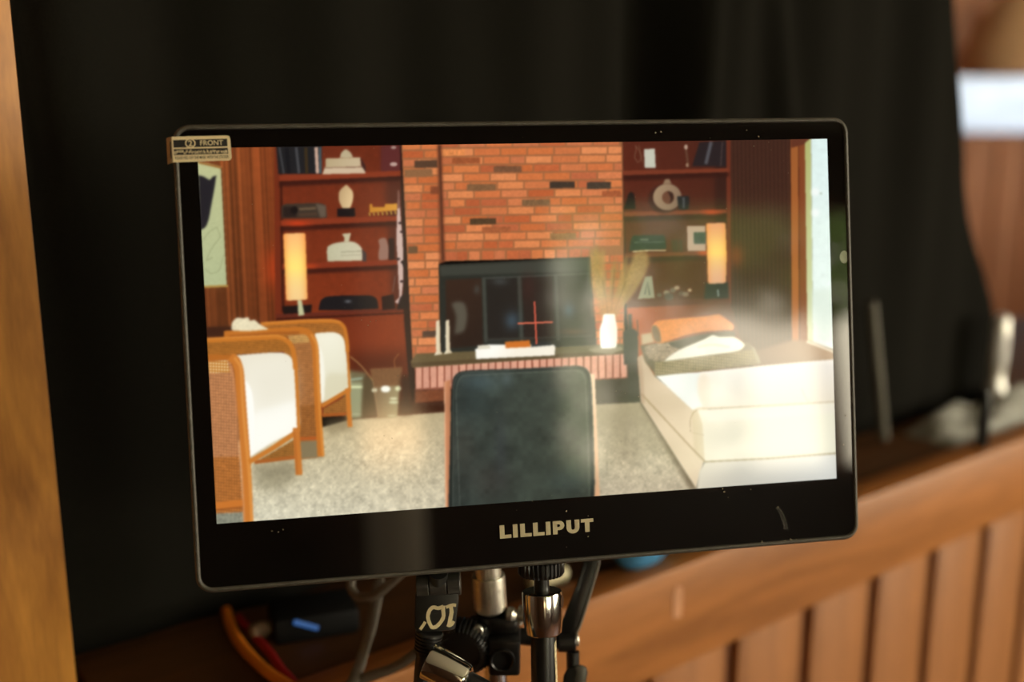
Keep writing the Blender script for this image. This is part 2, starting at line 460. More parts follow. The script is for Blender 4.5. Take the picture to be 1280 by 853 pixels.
for k in range(46):                                                # a line of print too small to read
    u = 225 + k * 18.6; h = rnd.uniform(20, 60); v = rnd.uniform(352, 430 - h)
    if 940 < u < 985 and k % 2: continue
    mb.prism([(sx(u), sy(v)), (sx(u + rnd.uniform(5, 14)), sy(v)), (sx(u + rnd.uniform(5, 14)), sy(v + h)), (sx(u), sy(v + h))], ZS + .00009, ZS + .00013)
    if k % 3: mb.prism([(sx(u - 3), sy(385)), (sx(u + 15), sy(385)), (sx(u + 15), sy(394)), (sx(u - 3), sy(394))], ZS + .00009, ZS + .00014)
o = mb.build('small_print', M_cream, st, smooth=False); o['kind'] = 'stuff'

# pale dot at the right edge, dust and scuffs on the glass
p = ml(1055.5, 321.5)
MB().prism([(p.x + .0024 * math.cos(a) * (.75 if math.cos(a) > 0 else 1), p.y + .0031 * math.sin(a)) for a in np.linspace(0, 2 * math.pi, 24, endpoint=False)], 0, .0001).build('light_sensor', mat('pale_green_plastic', lin((150, 160, 130)), .4), mon)
mb = MB(); rnd = random.Random(9)
M_dust = mat('dust', lin((150, 140, 118)), .9)
spots = [(819, 166, 1.2), (826, 165, 1.4), (933, 163, 1), (948, 171, 1.2), (942, 183, .7), (708, 639, 1.3), (735, 671, 1), (735, 645, .6), (708, 684, .6), (905, 615, 1.5), (903, 611, 1), (910, 622, .8), (938, 612, .7), (952, 677.5, 1.3), (988, 675, 1.8), (981, 676, 1.2), (995, 674, .8), (972, 634, 1), (340, 664, .8), (348, 665, .9), (354, 662, .7), (1057, 520, .8), (1054, 556, .7), (452, 400, .5), (463, 402, .8), (470, 401, .6), (460, 407, .6), (497, 470, .8), (505, 470, .6), (770, 489, .8), (776, 490, .8), (781, 492, .7), (798, 496, 1), (785, 520, .5), (745, 698, 1), (692, 700, .8), (480, 545, .5), (490, 548, .6)]
for _ in range(70): spots.append((rnd.uniform(260, 1060), rnd.uniform(160, 665), rnd.uniform(.2, .45)))
for u, v, r in spots:
    p = ml(u, v); r *= .00032
    mb.add([(p.x + r * (1 + .5 * math.sin(3 * a + u)) * math.cos(a), p.y + r * (1 + .5 * math.cos(2 * a + v)) * math.sin(a), .00045) for a in np.linspace(0, 2 * math.pi, 7, endpoint=False)], [tuple(range(7))])
o = mb.build('dust', M_dust, mon, smooth=False); o['kind'] = 'stuff'
mb = MB()
for pts, w in (([(971, 634), (976, 641), (979, 650), (982, 662)], .0016), ([(954, 677.6), (970, 676.4), (993, 674.6)], .0002), ([(735, 698.6), (746, 698.0)], .0002)):
    q = spline(pts, 5); L_ = []; R_ = []
    for i, (u, v) in enumerate(q):
        p = ml(u, v); ww = w * (.4 + .6 * abs(math.sin(i * 1.7))); L_.append((p.x - ww, p.y, .00095)); R_.append((p.x + ww, p.y - ww * .3, .00095))
    n = len(L_); mb.add(L_ + R_, [(i, i + 1, n + i + 1, n + i) for i in range(n - 1)])
M_smear = bpy.data.materials.new('faint_smear'); M_smear.use_nodes = True
b_ = M_smear.node_tree.nodes['Principled BSDF']; b_.inputs['Base Color'].default_value = (.3, .28, .24, 1); b_.inputs['Alpha'].default_value = .12
o = mb.build('scuff', M_smear, mon, smooth=False); o['kind'] = 'stuff'
# ------------------------------------------------------------------ stand hardware under the monitor
ZB = -.013
pw = ml(677.5, 722, ZB)                                            # where the screw meets the lower edge
px_ = pw.x
arm = empty('support_arm', 'slim black rod with chrome collar and knurled screw holding up the monitor', 'support arm')
def mw(x, y, z): return MM @ Vector((x, y, z))
def yl(v): return ml(680, v, ZB).y
axis_x = lambda v: ml(float(np.interp(v, [715, 860], [676.5, 682.0])), v, ZB).x
def pt(v): return MM @ Vector((axis_x(v), yl(v), ZB))
k = 1 / (FPX / .493)
mb = MB(); p0, p1 = MM @ Vector((axis_x(708), OY0 - .0005, ZB)), pt(719)
a = (p1 - p0); q = a.normalized().to_track_quat('Z', 'Y').to_matrix(); NT = 120; loops = []
for t, rr in ((0, .94), (.12, 1), (.8, 1), (1, .9)):
    l = []
    for i in range(NT):
        th = 2 * math.pi * i / NT; tooth = 1.0 if (i % 4) in (0, 1) else .93
        l.append(p0 + a * t + (q.col[0] * math.cos(th) + q.col[1] * math.sin(th)) * (.0112 * rr * tooth))
    loops.append(l)
mb.loft(loops).build('knurled_wheel', M_satin, arm, ang=30)
MB().cyl(pt(717), pt(742), .0037, 24).build('screw_stem', M_satin, arm)
col = MB().lathe(pt(737.5), pt(791.5), [(.0050, 0), (.0086, .01), (.0094, .03), (.0096, .06), (.0096, .62), (.0093, .8), (.0088, .97), (.0082, 1)], 40).build('chrome_collar', M_chrome, arm)
on_ = MX * .90 + MZ * .436; e = pt(751)
MB().lathe(e + on_ * .0080, e + on_ * .00985, [(.0030, 0), (.0030, 1)], 24).build('slot', M_satin, col)
MB().lathe(pt(790), pt(1075), [(.0060, 0), (.0062, .01), (.0062, .97), (.0058, 1)], 32).build('rod', M_satin, arm)
mb = MB(); rnd = random.Random(2)
for i in range(15):                                                # tiny upright print on the rod, too small to read
    v = 802 + i * 3.5; c = pt(v); th = math.radians(50)
    d = MX * math.sin(th) + MZ * math.cos(th); tx = MX * math.cos(th) - MZ * math.sin(th)
    for w0, w1, h in ((-.0009, .0009, .00022), (-.0009 if i % 3 else 0, -.0003 if i % 2 else .0009, .0009)):
        o_ = c + d * .00625
        mb.add([o_ + tx * w0 - MY * h, o_ + tx * w1 - MY * h, o_ + tx * w1 + MY * h, o_ + tx * w0 + MY * h], [(0, 1, 2, 3)])
o = mb.build('print', M_marker, arm, smooth=False); o['kind'] = 'stuff'
# its lower joint is clipped to the light stand further down
lowp = pt(1075)
MB().cyl(lowp - MY * -.006, lowp - MY * .022, .011, 24, .001).build('joint_ball', M_satin, arm)

# light stand behind: pole, pin, clamp
DS = .548
stand = empty('light_stand', 'silver light stand with steel pin and chrome pole behind the support rod', 'light stand')
top = at(608.5, 700, DS); base_xy = Vector((at(620, 853, DS).x, at(620, 853, DS).y, 0))
def sp(v): 
    r = ray(float(np.interp(v, [700, 853], [608.5, 620])), v)
    A = base_xy; t = (A.y - CAM.y) / r.y
    return CAM + r * t
kk = DS / FPX
pin_t, pin_b = sp(690), sp(765)
MB().lathe(pin_t, pin_b, [(.0068, 0), (.0068, .38), (.0083, .385), (.0085, .42), (.0085, .93), (.0075, .97), (.0060, 1)], 36).build('pin', M_steel, stand)
pole_top = sp(839)
pole_top = Vector((base_xy.x, base_xy.y, at(630, 812, DS - .012).z - 26 * DS / FPX - .0006))
MB().cyl(pole_top, (base_xy.x, base_xy.y, .42), .0062, 28).build('pole', M_chrome, stand)
MB().cyl((base_xy.x, base_xy.y, .62), (base_xy.x, base_xy.y, .12), .0105, 24, .001).build('lower_pole', M_chrome, stand)
for ang in (-37.6, 90 - 37.6 - 168, 37.6 - 5 - 172):
    d = Vector((math.cos(math.radians(ang)), math.sin(math.radians(ang)), 0))
    b0 = Vector((base_xy.x, base_xy.y, .17)) + d * .012
    MB().tube(spline([b0, b0 + d * .10 + Vector((0, 0, -.03)), b0 + d * .24 + Vector((0, 0, -.15)), b0 + d * .30 + Vector((0, 0, -.16))], 5), .008, 10).build('leg', M_chrome, stand)

MB().cyl((base_xy.x, base_xy.y, lowp.z - .03), (base_xy.x, base_xy.y, lowp.z + .012), .0125, 24, .001).build('grip_head', M_satin, stand)
MB().cyl(lowp + Vector((0, .0130, -.008)), (base_xy.x, base_xy.y - .012, lowp.z - .008), .006, 18).build('grip_arm', M_satin, stand)
# clamp on the pole
cl = empty('clamp', 'black clamp with a long tapered lever on the chrome pole', 'clamp')
C0 = at(630, 812, DS - .012)
cr = Vector((1, 0, 0)); cu = Vector((0, 0, 1)); cf = Vector((0, -1, 0))
CMt = Matrix(((1, 0, 0, C0.x), (0, 0, -1, C0.y), (0, 1, 0, C0.z), (0, 0, 0, 1)))   # x right, y up, z to camera
def cb(lo, hi, name, m, bev=.0012): return MB().box(lo, hi, CMt).build(name, m, cl, bevel=bev)
u_ = DS / FPX
def cx(u): return (u - 630) * u_
def cy(v): return -(v - 812) * u_ 
MB().cyl(sp(766), sp(795), .0078, 28).build('pin_socket', M_satin, cl)
blk = cb((cx(611), cy(838), -.02), (cx(650), cy(791), .0085), 'block', M_satin, .002)
c = CMt @ Vector((cx(628), cy(815), .0084)); c2 = CMt @ Vector((cx(628), cy(815), .0100))
mb = MB()
ringv = []
for r, z in ((.0048, .0084), (.0066, .0084), (.0064, .0098), (.0056, .0100), (.0050, .0094)):
    ringv.append([CMt @ Vector((cx(628) + r * math.cos(t), cy(815) + r * math.sin(t), z)) for t in np.linspace(0, 2 * math.pi, 32, endpoint=False)])
mb.loft(ringv[1:], cap=False).build('socket_ring', M_satin, blk)
MB().cyl(CMt @ Vector((cx(628), cy(815), .0080)), CMt @ Vector((cx(628), cy(815), .0087)), .0051, 28).build('socket', mat('deep_black', (.003, .003, .003), .7), blk)
cb((cx(587), cy(836), -.012), (cx(611), cy(779), .003), 'jaw', M_satin, .002)
cb((cx(612), cy(792), -.014), (cx(648), cy(772), .002), 'upper_block', M_satin, .003)
for u, v, r in ((598, 783, .0030), (600, 803, .0014), (600, 829, .0016), (612, 811, .0012)):
    MB().cyl(CMt @ Vector((cx(u), cy(v), .002)), CMt @ Vector((cx(u), cy(v), .0046)), r, 16, .0004).build('screw', M_steel, cl)
MB().lathe(CMt @ Vector((cx(632), cy(770), -.004)), CMt @ Vector((cx(655), cy(772), -.002)), [(.002, 0), (.0042, .12), (.0042, .4), (.0025, .6), (.0025, 1)], 20).build('wing_bolt', M_steel, cl)
MB().cyl(CMt @ Vector((cx(648), cy(781), -.003)), CMt @ Vector((cx(653), cy(760), -.003)), .0022, 14).build('bolt', M_steel, cl)
# ridged wheel left of the clamp
mb = MB(); w0 = CMt @ Vector((cx(583), cy(806), -.006)); w1 = CMt @ Vector((cx(577), cy(810), .006)); a = w1 - w0; q = a.normalized().to_track_quat('Z', 'Y').to_matrix(); NT = 160; loops = []
for t, rr in ((0, .9), (.1, 1), (.85, 1), (1, .9), (1.05, .72), (.9, .66), (1.0, .3)):
    l = []
    for i in range(NT):
        th = 2 * math.pi * i / NT; tooth = 1.0 if (i % 4) in (0, 1) or rr < .85 else .93
        l.append(w0 + a * t + (q.col[0] * math.cos(th) + q.col[1] * math.sin(th)) * (.0148 * rr * tooth))
    loops.append(l)
mb.loft(loops).build('ridged_wheel', M_satin, cl, ang=30)
MB().tube([at(601, 764, DS - .004), at(590, 776, DS - .005), at(581, 786, DS - .006)], .0006, 8).build('split_pin', M_steel, cl)
# lever: shaft behind the rod, joint, long tapered blade
MB().cyl(at(645, 795, DS), at(716, 803, DS - .002), .0045, 20).build('shaft', M_satin, cl)
MB().cyl(at(697, 803, DS - .004), at(720, 803, DS - .004), .0052, 24, .0006).build('joint', M_satin, cl)
MB().cyl(at(714, 800, DS - .004), at(723.5, 799, DS - .004), .0036, 20, .0006).build('bolt', M_steel, cl)
DL = DS - .006
blade = [(699, 791), (703, 775), (722, 728), (727, 713), (729, 698), (751, 698), (750, 706), (739, 742), (727, 780), (721, 793), (716, 815), (703, 816)]
loops = [[at(u, v, DL + .0035) for u, v in blade], [at(u, v, DL) for u, v in blade]]
lev = MB().loft(loops).build('lever', M_satin, cl, bevel=.0008)
edge = [(750.5, 704), (739.5, 742), (727.5, 780), (722, 793)]
MB().tube([at(u - 2, v, DL - .0002) for u, v in spline(edge, 4)], .0009, 8).build('lever_edge', mat('pale_grey_edge', (.16, .15, .13), .35), lev)  # paler grey strip along the blade's right edge
# small thumb tab, lower right of the rod
tab = [(703, 858), (704, 845), (709, 836), (718, 832.5), (727, 831), (733, 834), (735, 841), (732, 858), (729, 870), (705, 870)]
tb = MB().loft([[at(u, v, DL + .003) for u, v in tab], [at(u, v, DL - .003) for u, v in tab]]).build('thumb_tab', M_satin, cl, bevel=.0012)
ed = [(718, 834), (727, 832.5), (732, 836), (733, 842), (731, 855), (728, 868), (719, 868), (719, 850), (721, 841)]
MB().loft([[at(u, v, DL - .0028) for u, v in ed], [at(u, v, DL - .0036) for u, v in ed]]).build('lit_tab_edge', mat('lit_bevel', (.10, .095, .08), .35), tb, bevel=.0003)  # lighter metal stands in for light on the tab's right bevel
MB().cyl(at(716, 815, DL + .002), at(717, 868, DL + .002), .0035, 16).build('tab_link', M_satin, cl)

# second arm: tapered chrome socket, lower left, with black rod
DA = .485
arm2 = empty('tilted_support_arm', 'tilted chrome socket with black rod below the cable plug', 'support arm')
A0, A1 = at(536, 826, DA), at(581, 850, DA - .004)
ax = (A1 - A0).normalized()
cs = MB().lathe(A0 - ax * .0005, A1 + ax * .001, [(.0070, 0), (.0086, .02), (.0088, .06), (.0084, .4), (.0074, .93), (.0070, .97), (.0066, 1)], 40).build('chrome_socket', M_chrome, arm2)
MB().lathe(A1 - ax * .0003, A1 + ax * .0016, [(.0066, 0), (.0070, .3), (.0069, .7), (.0056, 1)], 36).build('chrome_lip', M_chrome, cs)
MB().cyl(A1, A1 + ax * .06, .0047, 24).build('rod', M_satin, arm2)

# cable plug with the painted 10' mark, upside down
DP = .497
plug = empty('cable_plug', 'black hinged cable plug with upside-down painted 10 mark under the monitor', 'cable plug')
def hp(u, v, d=DP): return at(u, v, d)
M_hinge = mat('lit_black', (.04, .037, .032), .4, scale=250, var=.3)  # black lightened for the light the hinge catches
for i, (ua, ub) in enumerate(((521, 536.6), (537.4, 558.6), (559.4, 576))):
    va = 732.5 - (ua - 521) * .06; vb = 732.5 - (ub - 521) * .06
    MB().cyl(hp(ua, va), hp(ub, vb), .0056, 28, .0004).build('hinge_barrel', M_hinge, plug)
MB().cyl(MM @ (ml(548, 715, ZB) * 1.0), hp(548, 731), .0045, 20).build('plug_neck', M_black, plug)
bp = [(519, 740), (573, 737), (573.5, 750), (569, 787), (560, 789), (521, 791), (518, 785)]
pb = MB().loft([[hp(u, v, DP + .004) for u, v in bp], [hp(u, v, DP - .0035) for u, v in bp]]).build('plug_body', M_black, plug, bevel=.001)
for v in (760.5, 768, 775):
    MB().tube([hp(531, v, DP - .0034), hp(560, v - 1.5, DP - .0034)], .00022, 6).build('rib', M_black, pb)
def Z4(u, v): return (500 + u / 4.93, 680 + v / 4.93)
def ribbon(pts, w, name):
    q = spline([Z4(*p) for p in pts], 4); L_ = []; R_ = []; rr = random.Random(int(pts[0][0]))
    for i, (u, v) in enumerate(q):
        a_ = q[max(i - 1, 0)]; b_ = q[min(i + 1, len(q) - 1)]; dx, dy = b_[0] - a_[0], b_[1] - a_[1]; l = math.hypot(dx, dy) or 1
        ww = w * rr.uniform(.93, 1.07); L_.append((u - dy / l * ww, v + dx / l * ww)); R_.append((u + dy / l * ww, v - dx / l * ww))
    n = len(q); mb = MB()
    vs = [hp(u, v, DP - .0038) for u, v in L_ + R_] + [hp(u, v, DP - .0034) for u, v in L_ + R_]
    fs = [(i, i + 1, n + i + 1, n + i) for i in range(n - 1)] + [(2 * n + i, 3 * n + i, 3 * n + i + 1, 2 * n + i + 1) for i in range(n - 1)]
    fs += [(i, 2 * n + i, 2 * n + i + 1, i + 1) for i in range(n - 1)] + [(n + i, n + i + 1, 3 * n + i + 1, 3 * n + i) for i in range(n - 1)]
    return mb.add(vs, fs).build(name, M_marker, pb, smooth=False)
ribbon([(283, 392), (300, 386), (325, 378), (346, 380)], 2.0, 'painted_mark')
ribbon([(312, 380), (318, 420), (312, 455), (302, 503)], 2.5, 'painted_mark')
ribbon([(290, 500), (304, 506), (320, 498), (332, 478)], 1.9, 'painted_mark')
ribbon([(268, 382), (266, 410), (268, 450), (250, 485), (222, 512), (198, 516), (182, 490), (172, 450), (182, 412), (205, 392), (235, 398), (268, 388)], 2.3, 'painted_mark')
ribbon([(156, 482), (145, 500), (124, 530)], 1.9, 'painted_mark')
prof = [(.0062, 0)]
for i in range(6): prof += [(.0068 - i * .0002, .05 + i * .15), (.0068 - i * .0002, .12 + i * .15), (.0058 - i * .0002, .13 + i * .15), (.0058 - i * .0002, .18 + i * .15)]
prof.append((.005, 1))
MB().lathe(hp(537, 789, DP + .001), hp(532, 818, DP + .002), prof, 28).build('strain_relief', M_black, plug)
MB().tube(spline([hp(532, 815, DP + .002), hp(529, 835, DP + .004), hp(527, 870, DP + .006), hp(524, 960, DP + .01)], 6), .0042, 12).build('cable', M_black, plug)

# ------------------------------------------------------------------ things on the ledge
ZL = ZT - .006
def cable(name, label, pts, r, m, flat=1.0):
    o = MB().tube(spline(pts, 7), r, 10, flat).build(name, m)
    return tag(o, label, 'cable')
def lg(u, v, h=.004): return on_z(u, v, ZL + h)
cable('orange_cable', 'orange cable curving over the dark ledge below the monitor', [lg(283, 764, .004), lg(288, 783, .004), lg(300, 805, .004), lg(322, 830, .004), lg(348, 850, .004), lg(400, 880, .004)], .0034, mat('orange_rubber', lin((214, 120, 24)), .5))
cable('red_cable', 'dark red cable lying just right of the orange cable', [lg(298, 772, .003), lg(318, 795, .003), lg(338, 818, .003), lg(352, 838, .003), lg(372, 858, .003)], .0026, mat('red_rubber', lin((150, 20, 18)), .5))
pc = lg(328, 787, .006)
o = MB().lathe(pc - WS * .008, pc + WS * .008, [(.0035, 0), (.005, .1), (.005, .6), (.0035, .7), (.0035, 1)], 18).build('pale_connector', mat('pale_rubber', lin((120, 96, 72)), .5))
tag(o, 'small pale cable connector on the ledge beside the orange cable', 'connector')
# black box with a blue lamp
bx = empty('black_device', 'black box with a glowing blue lamp on the dark ledge', 'device')
c = lg(394, 790, 0); q = Matrix.Translation((c.x, c.y, ZL)) @ WM.to_3x3().to_4x4() @ Matrix.Rotation(math.radians(-18), 4, 'Z')
MB().box((-.026, -.012, 0), (.026, .022, .017), q).build('case', mat('dark_case', (.006, .006, .006), .6, spec=.15), bx, bevel=.003)
l0 = q @ Vector((-.014, -.0124, .0150)); l1 = q @ Vector((.000, -.0124, .0085))
MB().tube([l0, l0 * .5 + l1 * .5, l1], .0016, 10).build('blue_lamp', emit('blue_led', (.018, .08, .24), 1.0), bx)
M_grey = mat('grey_cord', lin((104, 96, 84)), .6, scale=300)
cable('grey_cable', 'looped grey cord hanging below the monitor left of the plug', [at(520, 700, .56), at(496, 722, .565), at(470, 744, .57), at(448, 747, .575), at(438, 733, .58), at(444, 712, .58), at(452, 690, .57)], .0026, M_grey)
cable('grey_cable', 'flat grey cable hanging straight down past the blue-lit box', [at(480, 690, .585), at(473, 735, .585), at(462, 790, .58), at(450, 830, .575), at(436, 870, .56), at(425, 930, .55)], .0034, M_grey, .5)
cable('grey_cable', 'grey cable sagging from behind the plug across the ledge front', [at(545, 790, .56), at(518, 818, .56), at(490, 836, .565), at(450, 850, .57), at(410, 870, .575)], .0028, M_grey)
# blue pouch and pale cylinder right of the clamp
pv = wp(-.098, -.012, ZT); mb = MB(); loops = []
for j in range(9):
    t = j / 8; rr = math.sin(math.pi * (.12 + .82 * t)) ** .6; l = []
    for i in range(20):
        a = 2 * math.pi * i / 20; w = 1 + .08 * math.sin(3 * a + 5 * t)
        l.append(pv + WS * (.030 * rr * w * math.cos(a)) + WNN * (.020 * rr * w * math.sin(a)) + Vector((0, 0, .052 * t)))
    loops.append(l)
o = mb.loft(loops).build('blue_pouch', mat('blue_fabric', lin((70, 140, 190)), .8, scale=200, bump=.3), ang=60)
tag(o, 'blurred blue fabric pouch on the ledge under the monitor edge', 'pouch')
c = wp(-.166, -.030, ZL + .007)
o = MB().lathe(c - WS * .016 + Vector((0, 0, -.000)), c + WS * .016, [(.004, 0), (.0068, .1), (.007, .3), (.007, .7), (.0068, .9), (.004, 1)], 24).build('pale_cylinder', mat('pale_plastic', lin((205, 196, 160)), .5))
tag(o, 'pale cream cylinder lying on the ledge behind the clamp lever', 'cylinder')
# far right end of the ledge
b0 = on_z(1104, 556, ZL); t0 = at(1089, 378, .978)
o = MB().tube([b0 + Vector((0, 0, .006)), b0 * .5 + t0 * .5 + Vector((0, 0, .003)), t0], .0056, 12).build('slim_rod', mat('dull_grey', lin((86, 82, 70)), .6))
tag(o, 'slim dull grey rod leaning against the black curtain', 'rod')
tb = empty('metal_tube', 'shiny silver tube standing upright at the far end of ledge', 'tube')
c = on_z(1241, 515, ZL); c.z = ZL
hgt = at(1241, 388, (c - CAM).dot(CF)).z - ZL
MB().lathe(c, c + Vector((0, 0, hgt)), [(.010, 0), (.0105, .02), (.0105, .28), (.0085, .31), (.0088, .45), (.0092, .5), (.0092, .93), (.0075, .98), (.005, 1)], 28).build('body', mat('brushed_silver', (.8, .79, .74), .28, metal=.4, var=.1), tb)
MB().lathe(c + Vector((0, 0, hgt * .52)), c + Vector((0, 0, hgt * .80)), [(.0094, 0), (.0097, .05), (.0097, .95), (.0094, 1)], 28).build('highlight_band', mat('highlight_white', (.8, .8, .78), .25), tb)  # white band stands in for the bright highlight on the tube
c2 = on_z(1226, 566, ZL); c2.z = ZL
o = MB().lathe(c2, c2 + Vector((0, 0, .062)), [(.0058, 0), (.006, .03), (.0055, .9), (.004, 1)], 18).build('black_peg', M_satin)
tag(o, 'short black peg standing in front of the silver tube', 'peg')
# grey crumpled cloth
rs = random.Random(4); cc = on_z(1262, 525, ZL); mb = MB(); NU, NV = 44, 20; vs = []; fs = []
def hcl(a, b):
    e = max(0, 1 - abs(a) ** 3) * max(0, 1 - abs(b) ** 4)
    return e ** .5 * (.017 + .007 * math.sin(5 * a + 3 * b) + .004 * math.sin(13 * a - 7 * b + 1))
for j in range(NV + 1):
    for i in range(NU + 1):
        a = -1 + 2 * i / NU; b = -1 + 2 * j / NV
        p = wp(.46 + a * .125, -.050 + b * .028, ZL + .0005 + hcl(a, b)); vs.append(p)
m0 = len(vs)
for j in range(NV):
    for i in range(NU):
        k = j * (NU + 1) + i; fs.append((k, k + 1, k + NU + 2, k + NU + 1))
o = mb.add(vs, fs).build('grey_cloth', mat('grey_cloth', lin((150, 150, 142)), .7, scale=60), ang=60)
tag(o, 'crumpled grey cloth on the far right end of the ledge', 'cloth')
# tan lampshade in front of the far window
M_tan = mat('tan_linen', lin((236, 196, 152)), .8)
t_ = M_tan.node_tree; tr_ = t_.nodes.new('ShaderNodeBsdfTranslucent'); tr_.inputs[0].default_value = (*lin((226, 176, 128)), 1)
mx_ = t_.nodes.new('ShaderNodeMixShader'); mx_.inputs[0].default_value = .35
t_.links.new(t_.nodes['Principled BSDF'].outputs[0], mx_.inputs[1]); t_.links.new(tr_.outputs[0], mx_.inputs[2])
t_.links.new(mx_.outputs[0], t_.nodes['Material Output'].inputs[0])
pl = empty('hanging_lamp', 'blurred tan lampshade hanging in front of the bright far window', 'hanging lamp')
c = at(1270, 44, 2.95)
MB().lathe(c + Vector((0, 0, -.11)), c + Vector((0, 0, .12)), [(.150, 0), (.152, .03), (.135, .35), (.10, .7), (.06, .93), (.02, 1)], 32).build('shade', M_tan, pl)
MB().cyl(c + Vector((0, 0, .11)), (c.x, c.y, HC), .004, 10).build('cord', M_satin, pl)

# ------------------------------------------------------------------ behind the camera: what the glass mirrors
fl = empty('glow_column', 'added unseen glowing column mirrored as a streak in the monitor glass', 'glowing column')  # unseen glowing column added for the warm streak in the glass
LX, LY = .555, -2.25
MB().cyl((LX, LY, 0), (LX, LY, .03), .12, 28, .004).build('base', M_satin, fl)
MB().cyl((LX, LY, .02), (LX, LY, .86), .010, 14).build('pole', M_satin, fl)
M_sh = bpy.data.materials.new('streak_glow'); M_sh.use_nodes = True
nn = M_sh.node_tree.nodes; LL = M_sh.node_tree.links; b_ = nn['Principled BSDF']; b_.inputs['Base Color'].default_value = (.6, .5, .36, 1)
t_ = nn.new('ShaderNodeTexCoord'); s_ = nn.new('ShaderNodeSeparateXYZ'); LL.new(t_.outputs['Object'], s_.inputs[0])
r_ = nn.new('ShaderNodeMapRange'); r_.inputs[1].default_value = .85; r_.inputs[2].default_value = 2.2; LL.new(s_.outputs['Z'], r_.inputs[0])
cr_ = nn.new('ShaderNodeValToRGB'); LL.new(r_.outputs[0], cr_.inputs[0])
e_ = cr_.color_ramp.elements; e_[0].color = (.36, .28, .17, 1); e_[1].color = (.35, .27, .16, 1)
for p_, c_ in ((.31, (.5, .37, .22, 1)), (.40, (12, 7.4, 3.6, 1)), (.49, (.55, .42, .26, 1))):
    x_ = e_.new(p_); x_.color = c_
LL.new(cr_.outputs[0], b_.inputs['Emission Color']); b_.inputs['Emission Strength'].default_value = 1.0
MB().lathe((LX, LY, .85), (LX, LY, 2.2), [(.085, 0), (.088, .01), (.088, .99), (.085, 1)], 32).build('glow_tube', M_sh, fl)

# garden outside the window
struct('ground', MB().box((-8, -16, -.5), (14, Y0 - .3, -.4)), mat('grass_ground', lin((96, 110, 62)), .9, scale=3, var=.3))
M_leaf = mat('leaf_green', lin((124, 146, 82)), .6, scale=20, var=.35)
def tree(label, c, rad, n, sd, leaf=.10):
    rd = random.Random(sd); t = empty('garden_tree', label, 'tree')
    MB().tube(spline([(c[0], c[1], -.4), (c[0] + .05, c[1], c[2] * .5), (c[0], c[1] - .05, c[2] + rad[2] * .4)], 4), [.10, .095, .09, .085, .08, .075, .07, .06, .05], 10).build('trunk', M_ledge, t)
    mb = MB()
    for _ in range(n):
        while True:
            q = Vector((rd.uniform(-1, 1), rd.uniform(-1, 1), rd.uniform(-1, 1)))
            if q.length < 1: break
        p = Vector((c[0] + q.x * rad[0], c[1] + q.y * rad[1], c[2] + q.z * rad[2]))
        a = Vector((rd.gauss(0, 1), rd.gauss(0, 1), rd.gauss(0, 1))).normalized(); b = a.orthogonal().normalized(); l = leaf * rd.uniform(.6, 1.3)
        mb.add([p - a * l, p + b * l * .45, p + a * l, p - b * l * .45], [(0, 1, 2, 3)])
    o = mb.build('foliage', M_leaf, t, smooth=False); o['kind'] = 'stuff'
tree('broad leafy green tree mirrored at the right edge of the glass', (4.6, -5.6, 3.62), (2.6, 1.2, 1.30), 5200, 1, .11)
tree('low dense green shrub outside the window, mirrored in the glass', (2.35, -4.4, 1.25), (.85, .5, 1.6), 2600, 2, .055)
# ------------------------------------------------------------------ the picture on the display (flat, as it is shown there)
# painted in the photograph's own pixel frame, then laid onto the display grid through the display's perspective
OXP, OYP, SS, CW, CH = 236.0, 164.0, 2, 820, 500
cv = np.zeros((CH * SS, CW * SS, 3), np.float32)
rng = np.random.default_rng(7)
def gk(s):
    r = max(1, int(math.ceil(2.5 * s))); x = np.arange(-r, r + 1); k_ = np.exp(-x * x / (2 * s * s)); return (k_ / k_.sum()).astype(np.float32)
def blur(a, s):
    k_ = gk(s); r = len(k_) // 2
    for ax in (0, 1):
        p_ = np.pad(a, [(r, r) if i == ax else (0, 0) for i in range(a.ndim)], mode='edge'); o_ = np.zeros_like(a)
        for i, w in enumerate(k_):
            o_ += w * (p_[i:i + a.shape[0]] if ax == 0 else p_[:, i:i + a.shape[1]])
        a = o_
    return a
def noise(s, amp=1.0):
    h, w = int(CH * SS / s) + 3, int(CW * SS / s) + 3
    g = rng.normal(0, 1, (h, w)).astype(np.float32)
    ys = np.arange(CH * SS) / s; xs = np.arange(CW * SS) / s; y0 = ys.astype(int); x0 = xs.astype(int); fy = (ys - y0)[:, None]; fx = (xs - x0)[None]
    fy = fy * fy * (3 - 2 * fy); fx = fx * fx * (3 - 2 * fx)
    return amp * ((g[y0][:, x0] * (1 - fx) + g[y0][:, x0 + 1] * fx) * (1 - fy) + (g[y0 + 1][:, x0] * (1 - fx) + g[y0 + 1][:, x0 + 1] * fx) * fy)
N2, N5, N12, N40 = noise(2.2), noise(5), noise(12), noise(40)
def region(pts, pad):
    a = np.asarray(pts, float)
    x0 = max(0, int((a[:, 0].min() - OXP - pad) * SS)); x1 = min(CW * SS, int((a[:, 0].max() - OXP + pad) * SS) + 2)
    y0 = max(0, int((a[:, 1].min() - OYP - pad) * SS)); y1 = min(CH * SS, int((a[:, 1].max() - OYP + pad) * SS) + 2)
    return a, x0, x1, y0, y1
